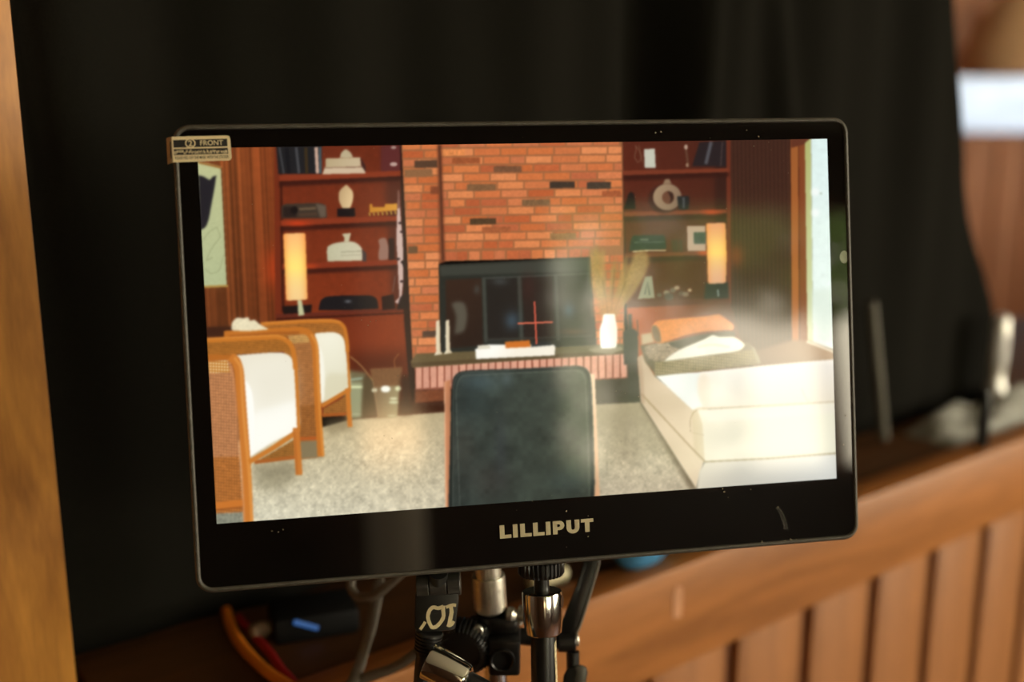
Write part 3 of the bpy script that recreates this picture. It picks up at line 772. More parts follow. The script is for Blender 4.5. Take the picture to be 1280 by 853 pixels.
def fill(pts, c, soft=.55, al=1.0):
    a, x0, x1, y0, y1 = region(pts, 2.6 * soft + 1)
    if x1 <= x0 or y1 <= y0: return
    X = (np.arange(x0, x1) + .5) / SS + OXP; Y = (np.arange(y0, y1) + .5) / SS + OYP
    X, Y = np.meshgrid(X, Y); m = np.zeros(X.shape, bool); n = len(a)
    for i in range(n):
        xa, ya = a[i]; xb, yb = a[(i + 1) % n]
        if ya == yb: continue
        c_ = ((ya > Y) != (yb > Y)); m ^= c_ & (X < (xb - xa) * (Y - ya) / (yb - ya) + xa)
    m = m.astype(np.float32)
    if soft > 0: m = blur(m, soft * SS)
    m = (m * al)[..., None]
    colr = c(X, Y, slice(y0, y1), slice(x0, x1)) if callable(c) else np.array(c, np.float32)
    cv[y0:y1, x0:x1] = cv[y0:y1, x0:x1] * (1 - m) + colr * m
def grad(c0, c1, p0, p1):
    c0 = np.array(c0, float); c1 = np.array(c1, float); d = (p1[0] - p0[0], p1[1] - p0[1]); l2 = d[0] ** 2 + d[1] ** 2
    def f(X, Y, sy_, sx_):
        t = np.clip(((X - p0[0]) * d[0] + (Y - p0[1]) * d[1]) / l2, 0, 1)[..., None]; return c0 * (1 - t) + c1 * t
    return f
def tex(c, a2=0, a5=0, a12=0, a40=0):
    def f(X, Y, sy_, sx_):
        b = c(X, Y, sy_, sx_) if callable(c) else np.array(c, float)
        g = 1 + .4 * a2 * N2[sy_, sx_] + .5 * a5 * N5[sy_, sx_] + .8 * a12 * N12[sy_, sx_] + a40 * N40[sy_, sx_]
        return b * g[..., None]
    return f
def ell(cx_, cy_, rx, ry, c, soft=.6, al=1.0, rot=0, n=28):
    ca, sa = math.cos(rot), math.sin(rot)
    fill([(cx_ + rx * math.cos(t) * ca - ry * math.sin(t) * sa, cy_ + rx * math.cos(t) * sa + ry * math.sin(t) * ca) for t in np.linspace(0, 2 * math.pi, n, endpoint=False)], c, soft, al)
def glow(cx_, cy_, rx, ry, c, al):
    pts = [(cx_ - rx * 3, cy_ - ry * 3), (cx_ + rx * 3, cy_ + ry * 3)]
    a, x0, x1, y0, y1 = region(pts, 0)
    X, Y = np.meshgrid((np.arange(x0, x1) + .5) / SS + OXP, (np.arange(y0, y1) + .5) / SS + OYP)
    m = (al * np.exp(-((X - cx_) / rx) ** 2 - ((Y - cy_) / ry) ** 2))[..., None]
    cv[y0:y1, x0:x1] = cv[y0:y1, x0:x1] * (1 - m) + np.array(c, float) * m
def line(pts, w, c, soft=.5, al=1.0, sm=0):
    if sm: pts = spline(pts, sm)
    L_ = []; R_ = []; n = len(pts)
    for i, p in enumerate(pts):
        a_ = pts[max(i - 1, 0)]; b_ = pts[min(i + 1, n - 1)]; dx, dy = b_[0] - a_[0], b_[1] - a_[1]; l = math.hypot(dx, dy) or 1
        L_.append((p[0] - dy / l * w / 2, p[1] + dx / l * w / 2)); R_.append((p[0] + dy / l * w / 2, p[1] - dx / l * w / 2))
    fill(L_ + R_[::-1], c, soft, al)
S = lambda pts, n=5: spline(pts, n, True)
R_ = random.Random(11)
def Zm(ox, oy, k): return lambda *q: [(ox + x / k, oy + y / k) for x, y in q]

# panelled wall on the left
PN = np.convolve(rng.normal(0, 1, 420), [.3, .5, .7, .5, .3], 'same')[:400]
def panel(X, Y, sy_, sx_):
    u = X - (Y - 180) * .05
    w = .5 + .5 * np.sin(u * 2 * math.pi / 6.4) ; w2 = np.clip(np.sin(u * 2 * math.pi / 12.8 + 1) * 3, -1, 1)
    g = (.93 + .07 * w + .03 * w2 + .09 * PN[np.clip(((u - 200) * 1.1).astype(int), 0, 399)] + .02 * N12[sy_, sx_])[..., None]
    t = np.clip((X - 285) / 70, 0, 1)[..., None]; v = np.clip((Y - 180) / 230, 0, 1)[..., None]
    return (np.array([130, 68, 33.]) * (1 - t) + np.array([118, 55, 26.]) * t) * g * (1.06 - .22 * v)
fill([(236, 164), (352, 164), (352, 520), (236, 520)], panel, 0)
fill([(236, 164), (256, 164), (256, 520), (240, 520)], (92, 40, 22), 1)
glow(346, 336, 16, 26, (205, 66, 26), .62)
# art
fill([(244, 200), (277, 209), (284, 357), (250, 359)], tex(grad((188, 190, 140), (178, 186, 142), (262, 204), (268, 357)), .02, .02), .7)
line([(248, 203), (276.5, 210)], 2.4, (150, 96, 40), .6); line([(277, 210), (284.5, 357)], 1.8, (96, 52, 24), .6)
line([(250, 359), (285, 357.5)], 2.6, (176, 140, 70), .6)
fill(S([(248, 219), (255, 221), (262, 225), (266, 221), (270.5, 219.5), (268, 236), (264, 258), (261, 274), (257, 284), (250, 288)], 4), (34, 31, 36), .8)
line([(254, 300), (262, 290), (271, 284), (275, 296), (268, 306), (262, 316), (258, 326), (266, 322)], .8, (130, 135, 96), .5, .7, 5)
line([(256, 336), (264, 342), (274, 338), (280, 318)], .8, (130, 135, 96), .5, .6, 5)
# left shelves
fill([(345, 180), (512, 180), (514, 500), (345, 500)], tex(grad((106, 43, 24), (126, 50, 24), (430, 190), (430, 400)), .03, .03, .03), 0)
fill([(478, 180), (512, 180), (513, 395), (492, 395)], (70, 32, 26), 4, .75)
fill([(476, 182), (501, 182), (501, 216), (476, 217)], (92, 42, 40), 1)
fill([(343, 180), (349, 180), (354, 395), (344, 395)], (112, 44, 24), .7)
fill([(349, 184), (352, 184), (356, 390), (352, 390)], (66, 26, 16), .8)
def shelf(x0, y0, x1, y1, th, c=(134, 54, 30)):
    fill([(x0, y0 + th), (x1, y1 + th - 1), (x1, y1 + th + 5), (x0, y0 + th + 7)], (48, 20, 16), 1.6, .85)
    fill([(x0, y0), (x1, y1), (x1, y1 + th - 1), (x0, y0 + th)], tex(c, .04), .7)
shelf(349, 219, 502, 213.6, 7.4); shelf(351, 275.5, 501, 270, 7); shelf(353, 330, 497, 325, 7, (130, 50, 28))
glow(372, 279.5, 15, 3.5, (205, 62, 26), .8); glow(388, 333, 9, 3, (200, 70, 28), .6)
fill([(345, 394), (512, 386), (514, 520), (346, 520)], tex(grad((96, 38, 22), (132, 54, 26), (380, 400), (470, 440)), .03, .02), .7)
line([(345, 395), (512, 387)], 3.5, (98, 42, 30), .7); line([(345, 399.5), (512, 391)], 2.4, (58, 22, 16), .8)
fill([(430, 440), (514, 440), (514, 525), (430, 525)], (74, 30, 16), 9, .8)
fill([(500, 180), (508, 180), (519, 448), (513, 500), (505, 400)], (36, 20, 17), .9)
Q = Zm(340, 180, 7.11)
fill(Q((35, 10), (440, 10), (440, 265), (55, 265)), (30, 30, 32), .8)
for xa, xb, w, c in ((65, 105, 2.2, (66, 66, 68)), (215, 240, 3.4, (70, 70, 72)), (300, 310, 4, (58, 44, 26)), (392, 405, 4.2, (200, 165, 145)), (425, 432, 3, (70, 84, 88)), (130, 150, 5, (22, 22, 25))):
    line(Q((xa, 30), (xb, 262)), w, c, .6)
fill(Q((470, 205), (815, 198), (832, 262), (448, 270)), (206, 182, 152), .7); line(Q((470, 212), (815, 206)), 1.2, (120, 90, 70), .5)
fill(Q((478, 130), (785, 120), (792, 200), (478, 210)), grad((182, 162, 124), (200, 180, 146), (407, 198), (450, 208)), .7)
fill(Q((785, 120), (830, 190), (832, 250), (800, 205)), (60, 34, 30), .7)
fill(S(Q((605, 122), (615, 80), (655, 48), (700, 80), (720, 122), (660, 128))), (186, 170, 136), .7)
ell(492, 184.5, 3.5, 1.8, (170, 140, 130)); ell(492, 205.5, 4.5, 2.6, (190, 160, 148)); 
fill(S(Q((600, 420), (660, 362), (715, 420), (718, 500), (690, 575), (630, 575), (595, 500))), grad((190, 160, 116), (226, 196, 146), (424, 245), (441, 250)), .8)
fill(Q((580, 575), (735, 570), (740, 645), (580, 648)), (24, 18, 20), .8)
fill(S(Q((85, 560), (120, 535), (400, 525), (470, 545), (490, 655), (440, 660), (90, 662)), 3), (62, 50, 40), .8)
fill(Q((100, 560), (220, 555), (220, 650), (100, 655)), (40, 30, 26), 1); fill(Q((390, 530), (480, 550), (480, 650), (430, 655)), (98, 84, 70), 1.2)
line(Q((240, 580), (390, 572)), 3, (104, 84, 62), .8); line(Q((240, 630), (400, 622)), 3, (78, 58, 44), .8); ell(*Q((198, 590))[0], 4.5, 4.5, (26, 20, 19))
fill(Q((868, 535), (890, 535), (895, 562), (1000, 560), (1005, 535), (1115, 530), (1125, 590), (868, 612)), grad((196, 132, 44), (214, 150, 56), (462, 256), (497, 264)), .7)
for i in range(7): line([(461.5 + i * 5.4, 266 - i * .4), (462.5 + i * 5.4, 270 - i * .3)], 2, (176, 140, 60), .5)
Q = Zm(340, 290, 7.11)
fill(S(Q((495, 262), (490, 140), (545, 105), (640, 88), (735, 92), (800, 150), (805, 255)), 3), tex(grad((190, 186, 154), (206, 198, 168), (409, 320), (452, 320)), .03), .8)
fill(Q((800, 150), (840, 190), (840, 262), (805, 262)), (66, 56, 54), .8); line(Q((610, 180), (790, 172)), 1.4, (156, 150, 124), .6, .8); line(Q((610, 210), (795, 204)), 1, (160, 152, 128), .6, .7)
fill(Q((622, 18), (702, 10), (690, 60), (685, 90), (640, 92), (645, 55)), (196, 186, 152), .7)
fill(S(Q((945, 75), (975, 55), (1010, 58), (1025, 90), (1040, 160), (1030, 245), (950, 250), (945, 190), (955, 130))), (150, 112, 96), .8)
fill(Q((1035, 60), (1085, 55), (1090, 245), (1040, 250)), (40, 22, 22), .9)
# skeleton hung on the shelf end
fill([(497, 238), (499, 238), (500.5, 262), (496.5, 262)], (128, 90, 80), .7)
fill(S([(496.5, 262), (500, 260), (501.5, 280), (503.5, 300), (504, 330), (504, 350), (502.5, 368), (503.5, 380), (497, 380), (493.5, 377), (499, 371), (498, 350), (497, 326), (495.5, 300)], 4), (206, 178, 166), .7)
for yy, dx in ((279, 1), (290, 3), (324, -2), (328, 4), (352, 3)): ell(499.5 + dx, yy, 2.6, 1.7, (52, 34, 36), .6)
line([(503, 326), (506, 334)], 3.2, (30, 22, 24), .7); line([(494, 345), (491, 365)], 1, (110, 90, 84), .6)
fill([(477, 371), (492, 368), (494, 386), (478, 388)], (34, 18, 18), .8); fill([(500, 372), (511, 362), (512, 386), (496, 387)], (28, 18, 20), 1)
# lamp left
fill([(353, 383), (390, 381), (389, 391), (354, 393)], (28, 20, 18), .9)
fill([(372, 375), (377, 375), (380.5, 394), (373, 395)], (196, 196, 150), .8)
def shade(cx0, y0, yh, y1, w, top, hot, bot, edge, lean=0):
    t_, h_, b_, e_ = (np.array(q, float) for q in (top, hot, bot, edge))
    def f(X, Y, sy_, sx_):
        a = np.clip((Y - y0) / (yh - y0), 0, 1)[..., None]; b = np.clip((Y - yh) / (y1 - yh), 0, 1)[..., None]
        a = a * a * (3 - 2 * a); b = 1 - (1 - b) ** 2
        c = np.where(Y[..., None] < yh, t_ * (1 - a) + h_ * a, h_ * (1 - b) + b_ * b)
        e = np.clip(np.abs(X - cx0 - lean * (Y - y0)) / w, 0, 1)[..., None] ** 3
        return c * (1 - .75 * e) + e_ * .75 * e
    return f
fill([(354, 293.5), (357, 292), (380, 291.5), (382, 293), (384.5, 374), (381, 375), (360, 376), (357.5, 374.5)], shade(368, 292, 336, 375, 14.5, (252, 190, 118), (255, 228, 122), (246, 206, 140), (248, 140, 58), .035), .7)
# turntable
fill(S([(398, 388), (401, 376), (409, 371), (432, 369.5), (462, 369.5), (471, 374), (473, 386), (436, 388)], 4), (26, 24, 26), .8); glow(435, 377, 4, 2, (110, 112, 116), .8)

# ---------------------------------------------------------------- brickwork
MORT = (156, 99, 62)
def bricky(x, y): return y - (x - 550) * (.0135 + .0085 * (y - 180) / 150)
fill([(501.5, 176), (553, 176), (556, 326), (549, 330), (551, 448), (515.5, 452)], tex(MORT, .05), .5)
fill([(550, 176), (779, 174), (781, 440), (738, 440), (738, 322), (553, 327)], tex(MORT, .05), .5)
PAL = [(206, 114, 64), (200, 108, 60), (214, 124, 72), (190, 98, 57), (204, 117, 71), (182, 95, 58), (220, 134, 82), (196, 111, 70)]
def brick(x0, x1, y0, y1, c):
    j = R_.uniform(-6, 6); c = tuple(q + j for q in c)
    fill([(x0, bricky(x0, y0)), (x1, bricky(x1, y0)), (x1, bricky(x1, y1)), (x0, bricky(x0, y1))], tex(c, .05, .04), .42)
def courses(xl, xr, y0, y1, pitch, L0, seed):
    rr = random.Random(seed); y = y0; i = 0
    while y < y1 - 3:
        x = xl(y) - (rr.uniform(.1, .9) * L0)
        while x < xr(y):
            a, b = max(x, xl(y)), min(x + L0 * (1 if rr.random() > .15 else .55), xr(y)); 
            nx = x + (b - x) + 2.0 if b < xr(y) else xr(y) + 1
            if b - a > 1.5: brick(a, b, y, min(y + pitch - 2.3, y1), rr.choice(PAL))
            x = nx
        y += pitch; i += 1
courses(lambda y: 550.5 + (y - 180) * .03, lambda y: 777 + (y - 180) * .012, 176.0, 314, 10.62, 31.5, 3)
yb = 315.3
x = 555.5
while x < 735: brick(x, min(x + R_.choice([13, 14, 15]), 736), yb, yb + 10.6, R_.choice(PAL[2:])); x += 15.6
for q in ((548, 688, 270, 303, (116, 78, 54)), (415, 560, 360, 396, (124, 88, 58)), (828, 955, 348, 382, (58, 48, 40)), (1015, 1135, 350, 386, (66, 56, 46)), (690, 830, 437, 470, (122, 90, 60)), (430, 560, 532, 564, (78, 58, 38)), (830, 960, 605, 640, (146, 104, 64)), (490, 632, 574, 606, (160, 90, 54)), (340, 480, 228, 260, (150, 80, 46)), (280, 405, 188, 220, (226, 138, 78)), (1090, 1185, 395, 425, (158, 84, 50))):
    x0, x1, y0, y1 = 480 + q[0] / 4, 480 + q[1] / 4, 140 + q[2] / 4, 140 + q[3] / 4
    fill([(x0, y0 + .3), (x1, y0 - .2), (x1, y1 - .5), (x0, y1)], tex(q[4], .12, .08), .6)
courses(lambda y: 503 + (y - 180) * .049, lambda y: 547 + (y - 180) * .03 if y < 322 else 548, 178, 444, 10.62, 31, 8)
for q in ((505.5, 534, 547, 201, 210, (92, 66, 46)), ):
    fill([(518, 201), (547, 200), (547, 209.5), (518, 210)], tex((84, 60, 44), .1), .6)
fill([(505, 212), (540, 211), (541, 221), (506, 222)], tex((140, 98, 64), .1), .7); fill([(510, 308), (522, 308), (522, 317), (510, 317)], tex((104, 76, 50), .1), .7)
fill([(538, 233), (548, 233), (549, 243), (538, 243)], tex((130, 70, 44), .1), .8); fill([(528, 414), (546, 413), (546, 421), (528, 422)], tex((86, 66, 52), .1), .8)
fill([(546, 180), (552.5, 180), (557, 328), (549, 331)], (112, 58, 36), 1.2, .65); fill([(548, 182), (551, 182), (555, 326), (552.5, 326)], (74, 40, 28), .8, .8)
fill([(777, 176), (781, 176), (784, 380), (780, 380)], (96, 52, 36), .8, .7)
courses(lambda y: 738, lambda y: 779, 324, 436, 10.62, 30, 21)

# ---------------------------------------------------------------- right shelves and wall
fill([(779, 172), (915, 170), (915, 400), (784, 400)], tex(grad((86, 36, 24), (72, 34, 24), (785, 250), (905, 250)), .03, .03), .5)
fill([(893, 172), (910, 172), (910, 376), (895, 376)], (50, 27, 22), 2, .85)
fill([(911, 170), (992, 168), (992, 450), (913, 450)], tex(lambda X, Y, a, b: (np.array([62, 36, 27.]) * (1 + .10 * np.sin(X * 1.25 - .02 * Y))[..., None]), .03, .04), .6)
fill([(907.5, 172), (913, 172), (914, 380), (909, 380)], (104, 46, 30), .7)
shelf(779, 213.5, 911, 210.5, 5.6, (118, 54, 34)); shelf(780, 265, 908, 262, 5.6, (122, 58, 36)); shelf(781, 317, 885, 314.5, 5.2, (108, 52, 32))
glow(889, 265.5, 11, 3.4, (190, 66, 30), .85); glow(879, 316, 7, 4, (196, 76, 30), .8); glow(920, 320, 10, 14, (140, 60, 30), .6)
fill([(783, 377), (912, 372), (913, 380), (784, 386)], (88, 42, 30), .7)
fill([(783, 385), (913, 379), (940, 470), (790, 470)], tex(grad((172, 78, 38), (84, 42, 30), (795, 410), (905, 410)), .03), .9)
Q = Zm(760, 170, 7.53)
line(S(Q((255, 90), (300, 150), (310, 220), (280, 250), (250, 200), (265, 130))), 1.0, (128, 92, 70), .6, .8); line(Q((290, 85), (325, 250)), 1.0, (120, 84, 60), .6, .7)
fill(Q((338, 125), (440, 120), (448, 300), (345, 303)), (196, 196, 178), .7)
line(Q((728, 85), (755, 295)), 2.8, (96, 62, 46), .7); ell(*Q((733, 105))[0], 2.2, 3.2, (178, 150, 130)); ell(*Q((745, 275))[0], 1.8, 2.6, (150, 118, 94))
fill(Q((790, 285), (860, 60), (1110, 50), (1110, 285)), (38, 30, 32), .8); line(Q((970, 55), (920, 265)), 4.2, (82, 80, 84), .8); line(Q((1075, 55), (1060, 285)), 1.6, (70, 56, 54), .7)
fill(S(Q((150, 690), (170, 620), (190, 555), (215, 525), (245, 550), (258, 690)), 4), (22, 18, 20), .8)
ell(830.5, 249, 20, 18, (44, 26, 24), 1.5, .7)
ell(834, 246.5, 17.8, 16.6, grad((160, 134, 104), (130, 106, 84), (820, 240), (852, 255)), .8)
fill(Q((535, 410), (575, 405), (598, 450), (515, 460)), (142, 116, 90), .8)
ell(835, 247, 7.6, 8, (104, 66, 48), .7); fill(S(Q((560, 520), (605, 540), (612, 600), (575, 640), (590, 590))), (46, 28, 24), .9)
fill(S(Q((650, 570), (755, 565), (765, 600), (755, 690), (665, 690)), 3), (30, 32, 34), .8); line(Q((710, 580), (712, 680)), 2.2, (86, 88, 90), .8)
Q = Zm(760, 280, 7.53)
fill(S(Q((200, 255), (215, 160), (240, 110), (520, 105), (540, 150), (545, 235), (400, 245)), 3), tex((36, 46, 40), .06, .1), .8)
line(Q((245, 175), (530, 170)), 1.2, (78, 88, 78), .6); line(Q((300, 148), (380, 148)), 2.6, (112, 118, 104), .8, .8); line(Q((230, 262), (390, 250), (545, 250)), 1.8, (206, 190, 148), .6)
for x_ in (620, 650, 690): line(Q((x_, 260), (x_ - 10, 150)), 3, (52, 50, 38), 1.2, .8)
fill(Q((742, 20), (915, 18), (918, 255), (748, 258)), (184, 156, 130), .7); fill(Q((805, 80), (918, 78), (918, 190), (808, 190)), tex((52, 66, 54), .12, .1), .8)
fill([(806, 346), (815, 345), (818.5, 373), (797, 374)], (148, 146, 118), .8); line([(806, 368), (809, 352), (812, 369)], 1.6, (84, 82, 70), .6)
for x_, y_, r_, c in ((824, 369, 3.5, (96, 84, 70)), (833, 366, 4, (150, 136, 110)), (841, 363, 4, (110, 96, 80)), (846, 360, 3.4, (178, 158, 126)), (852, 367, 4, (90, 72, 62)), (862, 363, 2.6, (206, 184, 142)), (857, 368, 4, (130, 112, 90)), (836, 371, 6, (76, 64, 56))): ell(x_, y_, r_, r_ * .8, c, .9, .9)
fill([(882, 354), (910, 353), (911, 373), (880, 374)], (34, 36, 36), 1.2); line([(897, 362), (898, 371)], 2.4, (120, 130, 124), .7)
fill([(882.5, 280), (885, 279), (905, 278.5), (907, 280), (908.5, 320), (907.5, 353), (904, 354.5), (886, 355), (884.5, 352)], shade(895.5, 279, 317, 355, 13.2, (232, 160, 108), (255, 212, 112), (224, 168, 128), (240, 142, 62), .012), .8)
# window at the right
fill([(988, 168), (1014, 168), (1016, 455), (990, 455)], (128, 66, 36), .6)
fill([(988.5, 184), (998, 182), (999, 455), (990, 455)], grad((158, 92, 46), (176, 100, 48), (994, 200), (994, 420)), .7); line([(998, 182), (999.5, 455)], 1.2, (86, 44, 24), .6)
fill([(989, 168), (1015, 168), (1015, 178), (989, 185)], (96, 50, 34), .7)
fill([(1006, 179), (1014, 172), (1017, 436), (1009, 428)], grad((176, 180, 112), (206, 212, 168), (1010, 180), (1012, 400)), .7)
fill([(1013.5, 166), (1050, 166), (1050, 440), (1016, 430)], tex(grad((222, 240, 236), (236, 246, 238), (1025, 180), (1030, 420)), .01, .012, .012), .8)
for x_, y_, r_ in ((1019, 240, 5), (1019, 266, 5)): ell(x_, y_, r_, r_, (248, 252, 248), 1.5, .8)
fill([(1014, 362), (1050, 362), (1050, 430), (1016, 428)], (214, 226, 210), 3, .6); ell(1026, 242, 2, 1.4, (190, 204, 190), .6)
fill([(940, 440), (990, 425), (1009, 426), (1042, 438), (1050, 460), (940, 470)], grad((96, 66, 50), (176, 144, 110), (945, 440), (1040, 440)), 2)
line([(1008, 427), (1045, 441)], 3, (230, 216, 186), .9)

# ---------------------------------------------------------------- fireplace
fill([(548.5, 331), (738, 321.5), (746, 434), (551, 444)], tex((42, 44, 38), .05, .05), .7)
fill([(550, 333), (738.5, 324), (739.5, 339), (550.5, 345)], (60, 62, 54), 1.2)
fill([(557, 350), (602, 348), (604, 432), (558, 436)], tex(grad((56, 38, 28), (44, 32, 25), (565, 355), (600, 430)), .04), 1.2)
fill([(608, 349), (646, 347), (648, 424), (609, 426)], tex((38, 34, 30), .05), 1.2); fill([(653, 347), (691, 345), (693, 424), (655, 426)], tex((42, 33, 28), .05), 1.2); fill([(698, 345), (735, 343), (740, 424), (700, 424)], tex((35, 35, 31), .05), 1.2)
for a, b in (((604.5, 347), (607.5, 428)), ((649, 346), (652, 426)), ((694.5, 344), (698, 426))): line([a, b], 4.2, (66, 68, 60), .9)
line([(606, 348), (737, 342)], 1.6, (72, 74, 66), .8); line([(607, 425), (740, 420)], 2, (58, 58, 52), .9)
fill(S([(564, 380), (572, 377), (581, 380), (584, 396), (580, 414), (568, 418), (570, 396)], 4), (98, 94, 80), 2, .8); glow(596, 362, 4, 6, (74, 76, 70), .6)
glow(640, 401, 9, 11, (66, 84, 96), .75); glow(711, 388, 8, 10, (64, 88, 104), .7); glow(660, 360, 10, 20, (72, 38, 32), .4); glow(716, 415, 16, 4, (98, 66, 50), .6); glow(625, 352, 10, 5, (72, 76, 74), .6); glow(735, 345, 2, 14, (62, 70, 64), .6)
# hearth
fill([(511, 500), (560, 500), (560, 530), (430, 530), (440, 505)], (58, 28, 16), 2)
fill([(517, 486), (560, 484), (760, 470), (800, 468), (800, 506), (748, 508), (560, 508), (517, 507)], tex(grad((64, 36, 24), (50, 44, 36), (560, 490), (780, 490)), .06), .8)
fill([(519, 489), (557, 487), (557, 501), (519, 504)], tex((122, 68, 42), .05, .06), .9)
fill([(518, 455), (786, 439), (786, 473), (747, 475), (558, 487), (519, 488)], (146, 86, 66), .7)
for i in range(29):
    x0 = 519.8 + i * 9.15; x1 = x0 + 7.1; t = (x0 - 519) / 266; yt = 457.5 - 16.5 * t; yb_ = 486 - 14.5 * t; j = R_.uniform(-10, 10)
    fill([(x0, yt), (x1, yt - .4), (x1 + .3, yb_ - .4), (x0 + .3, yb_)], tex((222 + j, 160 + j * .8, 134 + j * .6), .03, .03), .6)
fill([(513, 452), (521, 442.5), (777, 430), (787, 437), (787, 441.5), (516, 460)], tex(grad((104, 88, 58), (100, 92, 66), (520, 445), (780, 435)), .05), .8)
line([(514, 456.5), (787, 439.5)], 4.6, (86, 70, 46), .8)
for x_, y0, y1 in ((547.5, 401, 443), (559.5, 400.5, 441.5)):
    fill([(x_ - 2.2, y0), (x_ + 2, y0 - .5), (x_ + 2.6, y0 + 18), (x_ + 2.4, y0 + 20), (x_ + 3.2, y1 - 4), (x_ + 6, y1), (x_ - 4.6, y1 + 1.5), (x_ - 2.2, y1 - 4), (x_ - 2.8, y0 + 20)], grad((238, 226, 194), (214, 196, 160), (x_ - 3, 0), (x_ + 4, 0)), .7)
fill([(594, 436.5), (612, 431), (692, 431), (694, 433), (693.5, 444.5), (595, 449)], tex(grad((255, 252, 240), (248, 240, 222), (620, 434), (640, 448)), .01), .8)
fill([(597, 432), (612, 431.2), (613, 436), (597, 437)], (226, 218, 196), .8)
fill([(631, 427.5), (662, 425.5), (663.5, 434), (632, 435.5)], (206, 112, 40), .8); fill([(664, 428), (688, 427), (690, 431.5), (664, 434)], (44, 46, 44), .9)
fill([(735, 437), (750, 433), (776, 434), (780, 437), (764, 443), (742, 441)], (142, 132, 104), 1.1, .9)
# vase and dried grass
for tip, w in (((744, 306), 6), ((750, 298), 8), ((752, 330), 9), ((770, 318), 6), ((786, 316), 7), ((800, 312), 10), ((806, 326), 8)):
    bx_, by_ = 761 + (tip[0] - 775) * .1, 396
    for kx in range(7):
        o1 = R_.uniform(-w, w) * .6; c = R_.choice([(172, 138, 76), (150, 116, 60), (188, 152, 92), (140, 112, 60)])
        line([(bx_ + R_.uniform(-3, 3), by_), ((bx_ + tip[0]) / 2 + o1 * .6 + (tip[0] - 775) * .12, (by_ + tip[1]) / 2 + 4), (tip[0] + o1, tip[1] + R_.uniform(0, 22))], R_.uniform(2.4, 5.2), c, 2.0, .42, 5)
fill(S([(738, 318), (744, 312), (750, 320), (752, 345), (760, 372), (768, 380), (770, 394), (752, 394), (744, 376), (738, 350)], 4), tex((168, 132, 70), .06, .1), 2.4, .75)
fill(S([(792, 318), (806, 314), (812, 324), (806, 338), (792, 356), (780, 374), (770, 384), (766, 380), (776, 358), (786, 336)], 4), tex((164, 130, 74), .06, .1), 2.4, .8)
for a, b in (((764, 390), (768, 336)), ((760, 392), (753, 350)), ((768, 390), (782, 352))): line([a, b], 1.2, (112, 84, 46), .7, .7)
fill([(738, 374), (776, 372), (778, 394), (740, 396)], tex((196, 112, 62), .05, .05), 2.5, .4)
fill(S([(754.5, 393), (768, 392.5), (769.5, 400), (771.5, 412), (771, 432), (768, 435.5), (752, 436), (750, 430), (749.5, 412), (752.5, 402)], 4), grad((255, 253, 244), (240, 236, 216), (755, 415), (772, 415)), .7)
# fire tools / bottle beside the hearth
fill([(785, 393), (789.5, 393), (790, 411), (785, 412)], (42, 40, 36), .8); fill(S([(779, 416), (785, 411), (791, 411), (797, 416), (797, 454), (780, 456)], 3), (38, 42, 40), .9); fill([(784, 455), (798, 452), (800, 505), (786, 506)], (44, 42, 36), 1.4)
line([(796.5, 400), (797.5, 420)], 1, (50, 44, 38), .6)

# ---------------------------------------------------------------- carpet
def carpet(X, Y, sy_, sx_):
    t = np.clip((Y - 515) / 130, 0, 1)[..., None]; r = np.clip((X - 300) / 450, 0, 1)[..., None]
    c = np.array([196, 178, 134.]) * (1 - t) + np.array([212, 207, 182.]) * t
    c = c * (1 - r) + (np.array([176, 160, 128.]) * (1 - t) + np.array([196, 184, 158.]) * t) * r
    k_ = np.clip((Y - 505) / 60, .3, 1.0)
    return c * (1 + k_ * (.042 * N5[sy_, sx_] + .022 * N2[sy_, sx_] + .045 * N12[sy_, sx_]))[..., None]
fill([(236, 664), (236, 560), (400, 535), (440, 524), (505, 519), (560, 515), (800, 503), (872, 612), (872, 664)], carpet, 1.0)
fill([(318, 578), (372, 572), (380, 592), (350, 612), (322, 612)], (120, 112, 86), 7, .6); fill([(376, 556), (402, 556), (404, 572), (384, 572)], (110, 98, 70), 3, .6); fill([(404, 524), (440, 520), (440, 536), (410, 545)], (118, 104, 74), 4, .5)
fill([(266, 636), (304, 634), (306, 660), (268, 662)], tex((122, 124, 108), .1, .14), 1.5, .85)
fill([(800, 504), (808, 502), (880, 612), (862, 612)], (92, 78, 56), 2.6, .75); fill([(745, 508), (800, 503), (842, 560), (770, 575)], (120, 110, 84), 12, .3)
# glass buckets and basket
fill([(428, 462), (458, 466), (458, 522), (432, 524)], tex((112, 104, 74), .05), 2.2)
fill([(437, 478), (454, 478), (452, 522), (437, 523)], (150, 152, 116), 1.4); line([(438, 484), (454, 484)], 2.6, (220, 226, 176), .9); line([(439, 518), (453, 518)], 1.4, (186, 186, 150), .8); line([(438, 475), (454, 473)], 3, (150, 164, 138), 1)
fill([(454, 470), (468, 472), (472, 522), (452, 522)], (84, 70, 46), 2)
fill([(462, 461), (503, 459), (500, 484), (468, 486)], tex((122, 84, 52), .08, .04), 1.2)
fill([(466, 484), (500, 482), (497, 522), (472, 523)], tex(grad((132, 108, 76), (158, 146, 106), (470, 500), (498, 505)), .03), 1.2)
for x_, y_, a, b, c in ((482, 486.5, 6, 4.2, (255, 255, 240)), (498, 486, 4, 3, (240, 240, 190)), (468, 488, 3.4, 2.4, (226, 220, 184)), (492, 498.5, 5, 1.6, (216, 214, 172)), (492, 503, 6, 1.8, (206, 206, 164)), (490, 520, 6, 1.4, (180, 172, 132))): ell(x_, y_, a, b, c, 1.0)
line([(438, 446), (450, 456), (460, 468), (466, 476)], 1.4, (176, 136, 84), .7, .85, 4); line([(494, 461), (493, 450), (499, 442)], 1.3, (150, 98, 56), .7, .8, 4); line([(466, 476), (470, 500), (473, 522)], 1.2, (160, 132, 92), .7, .7)
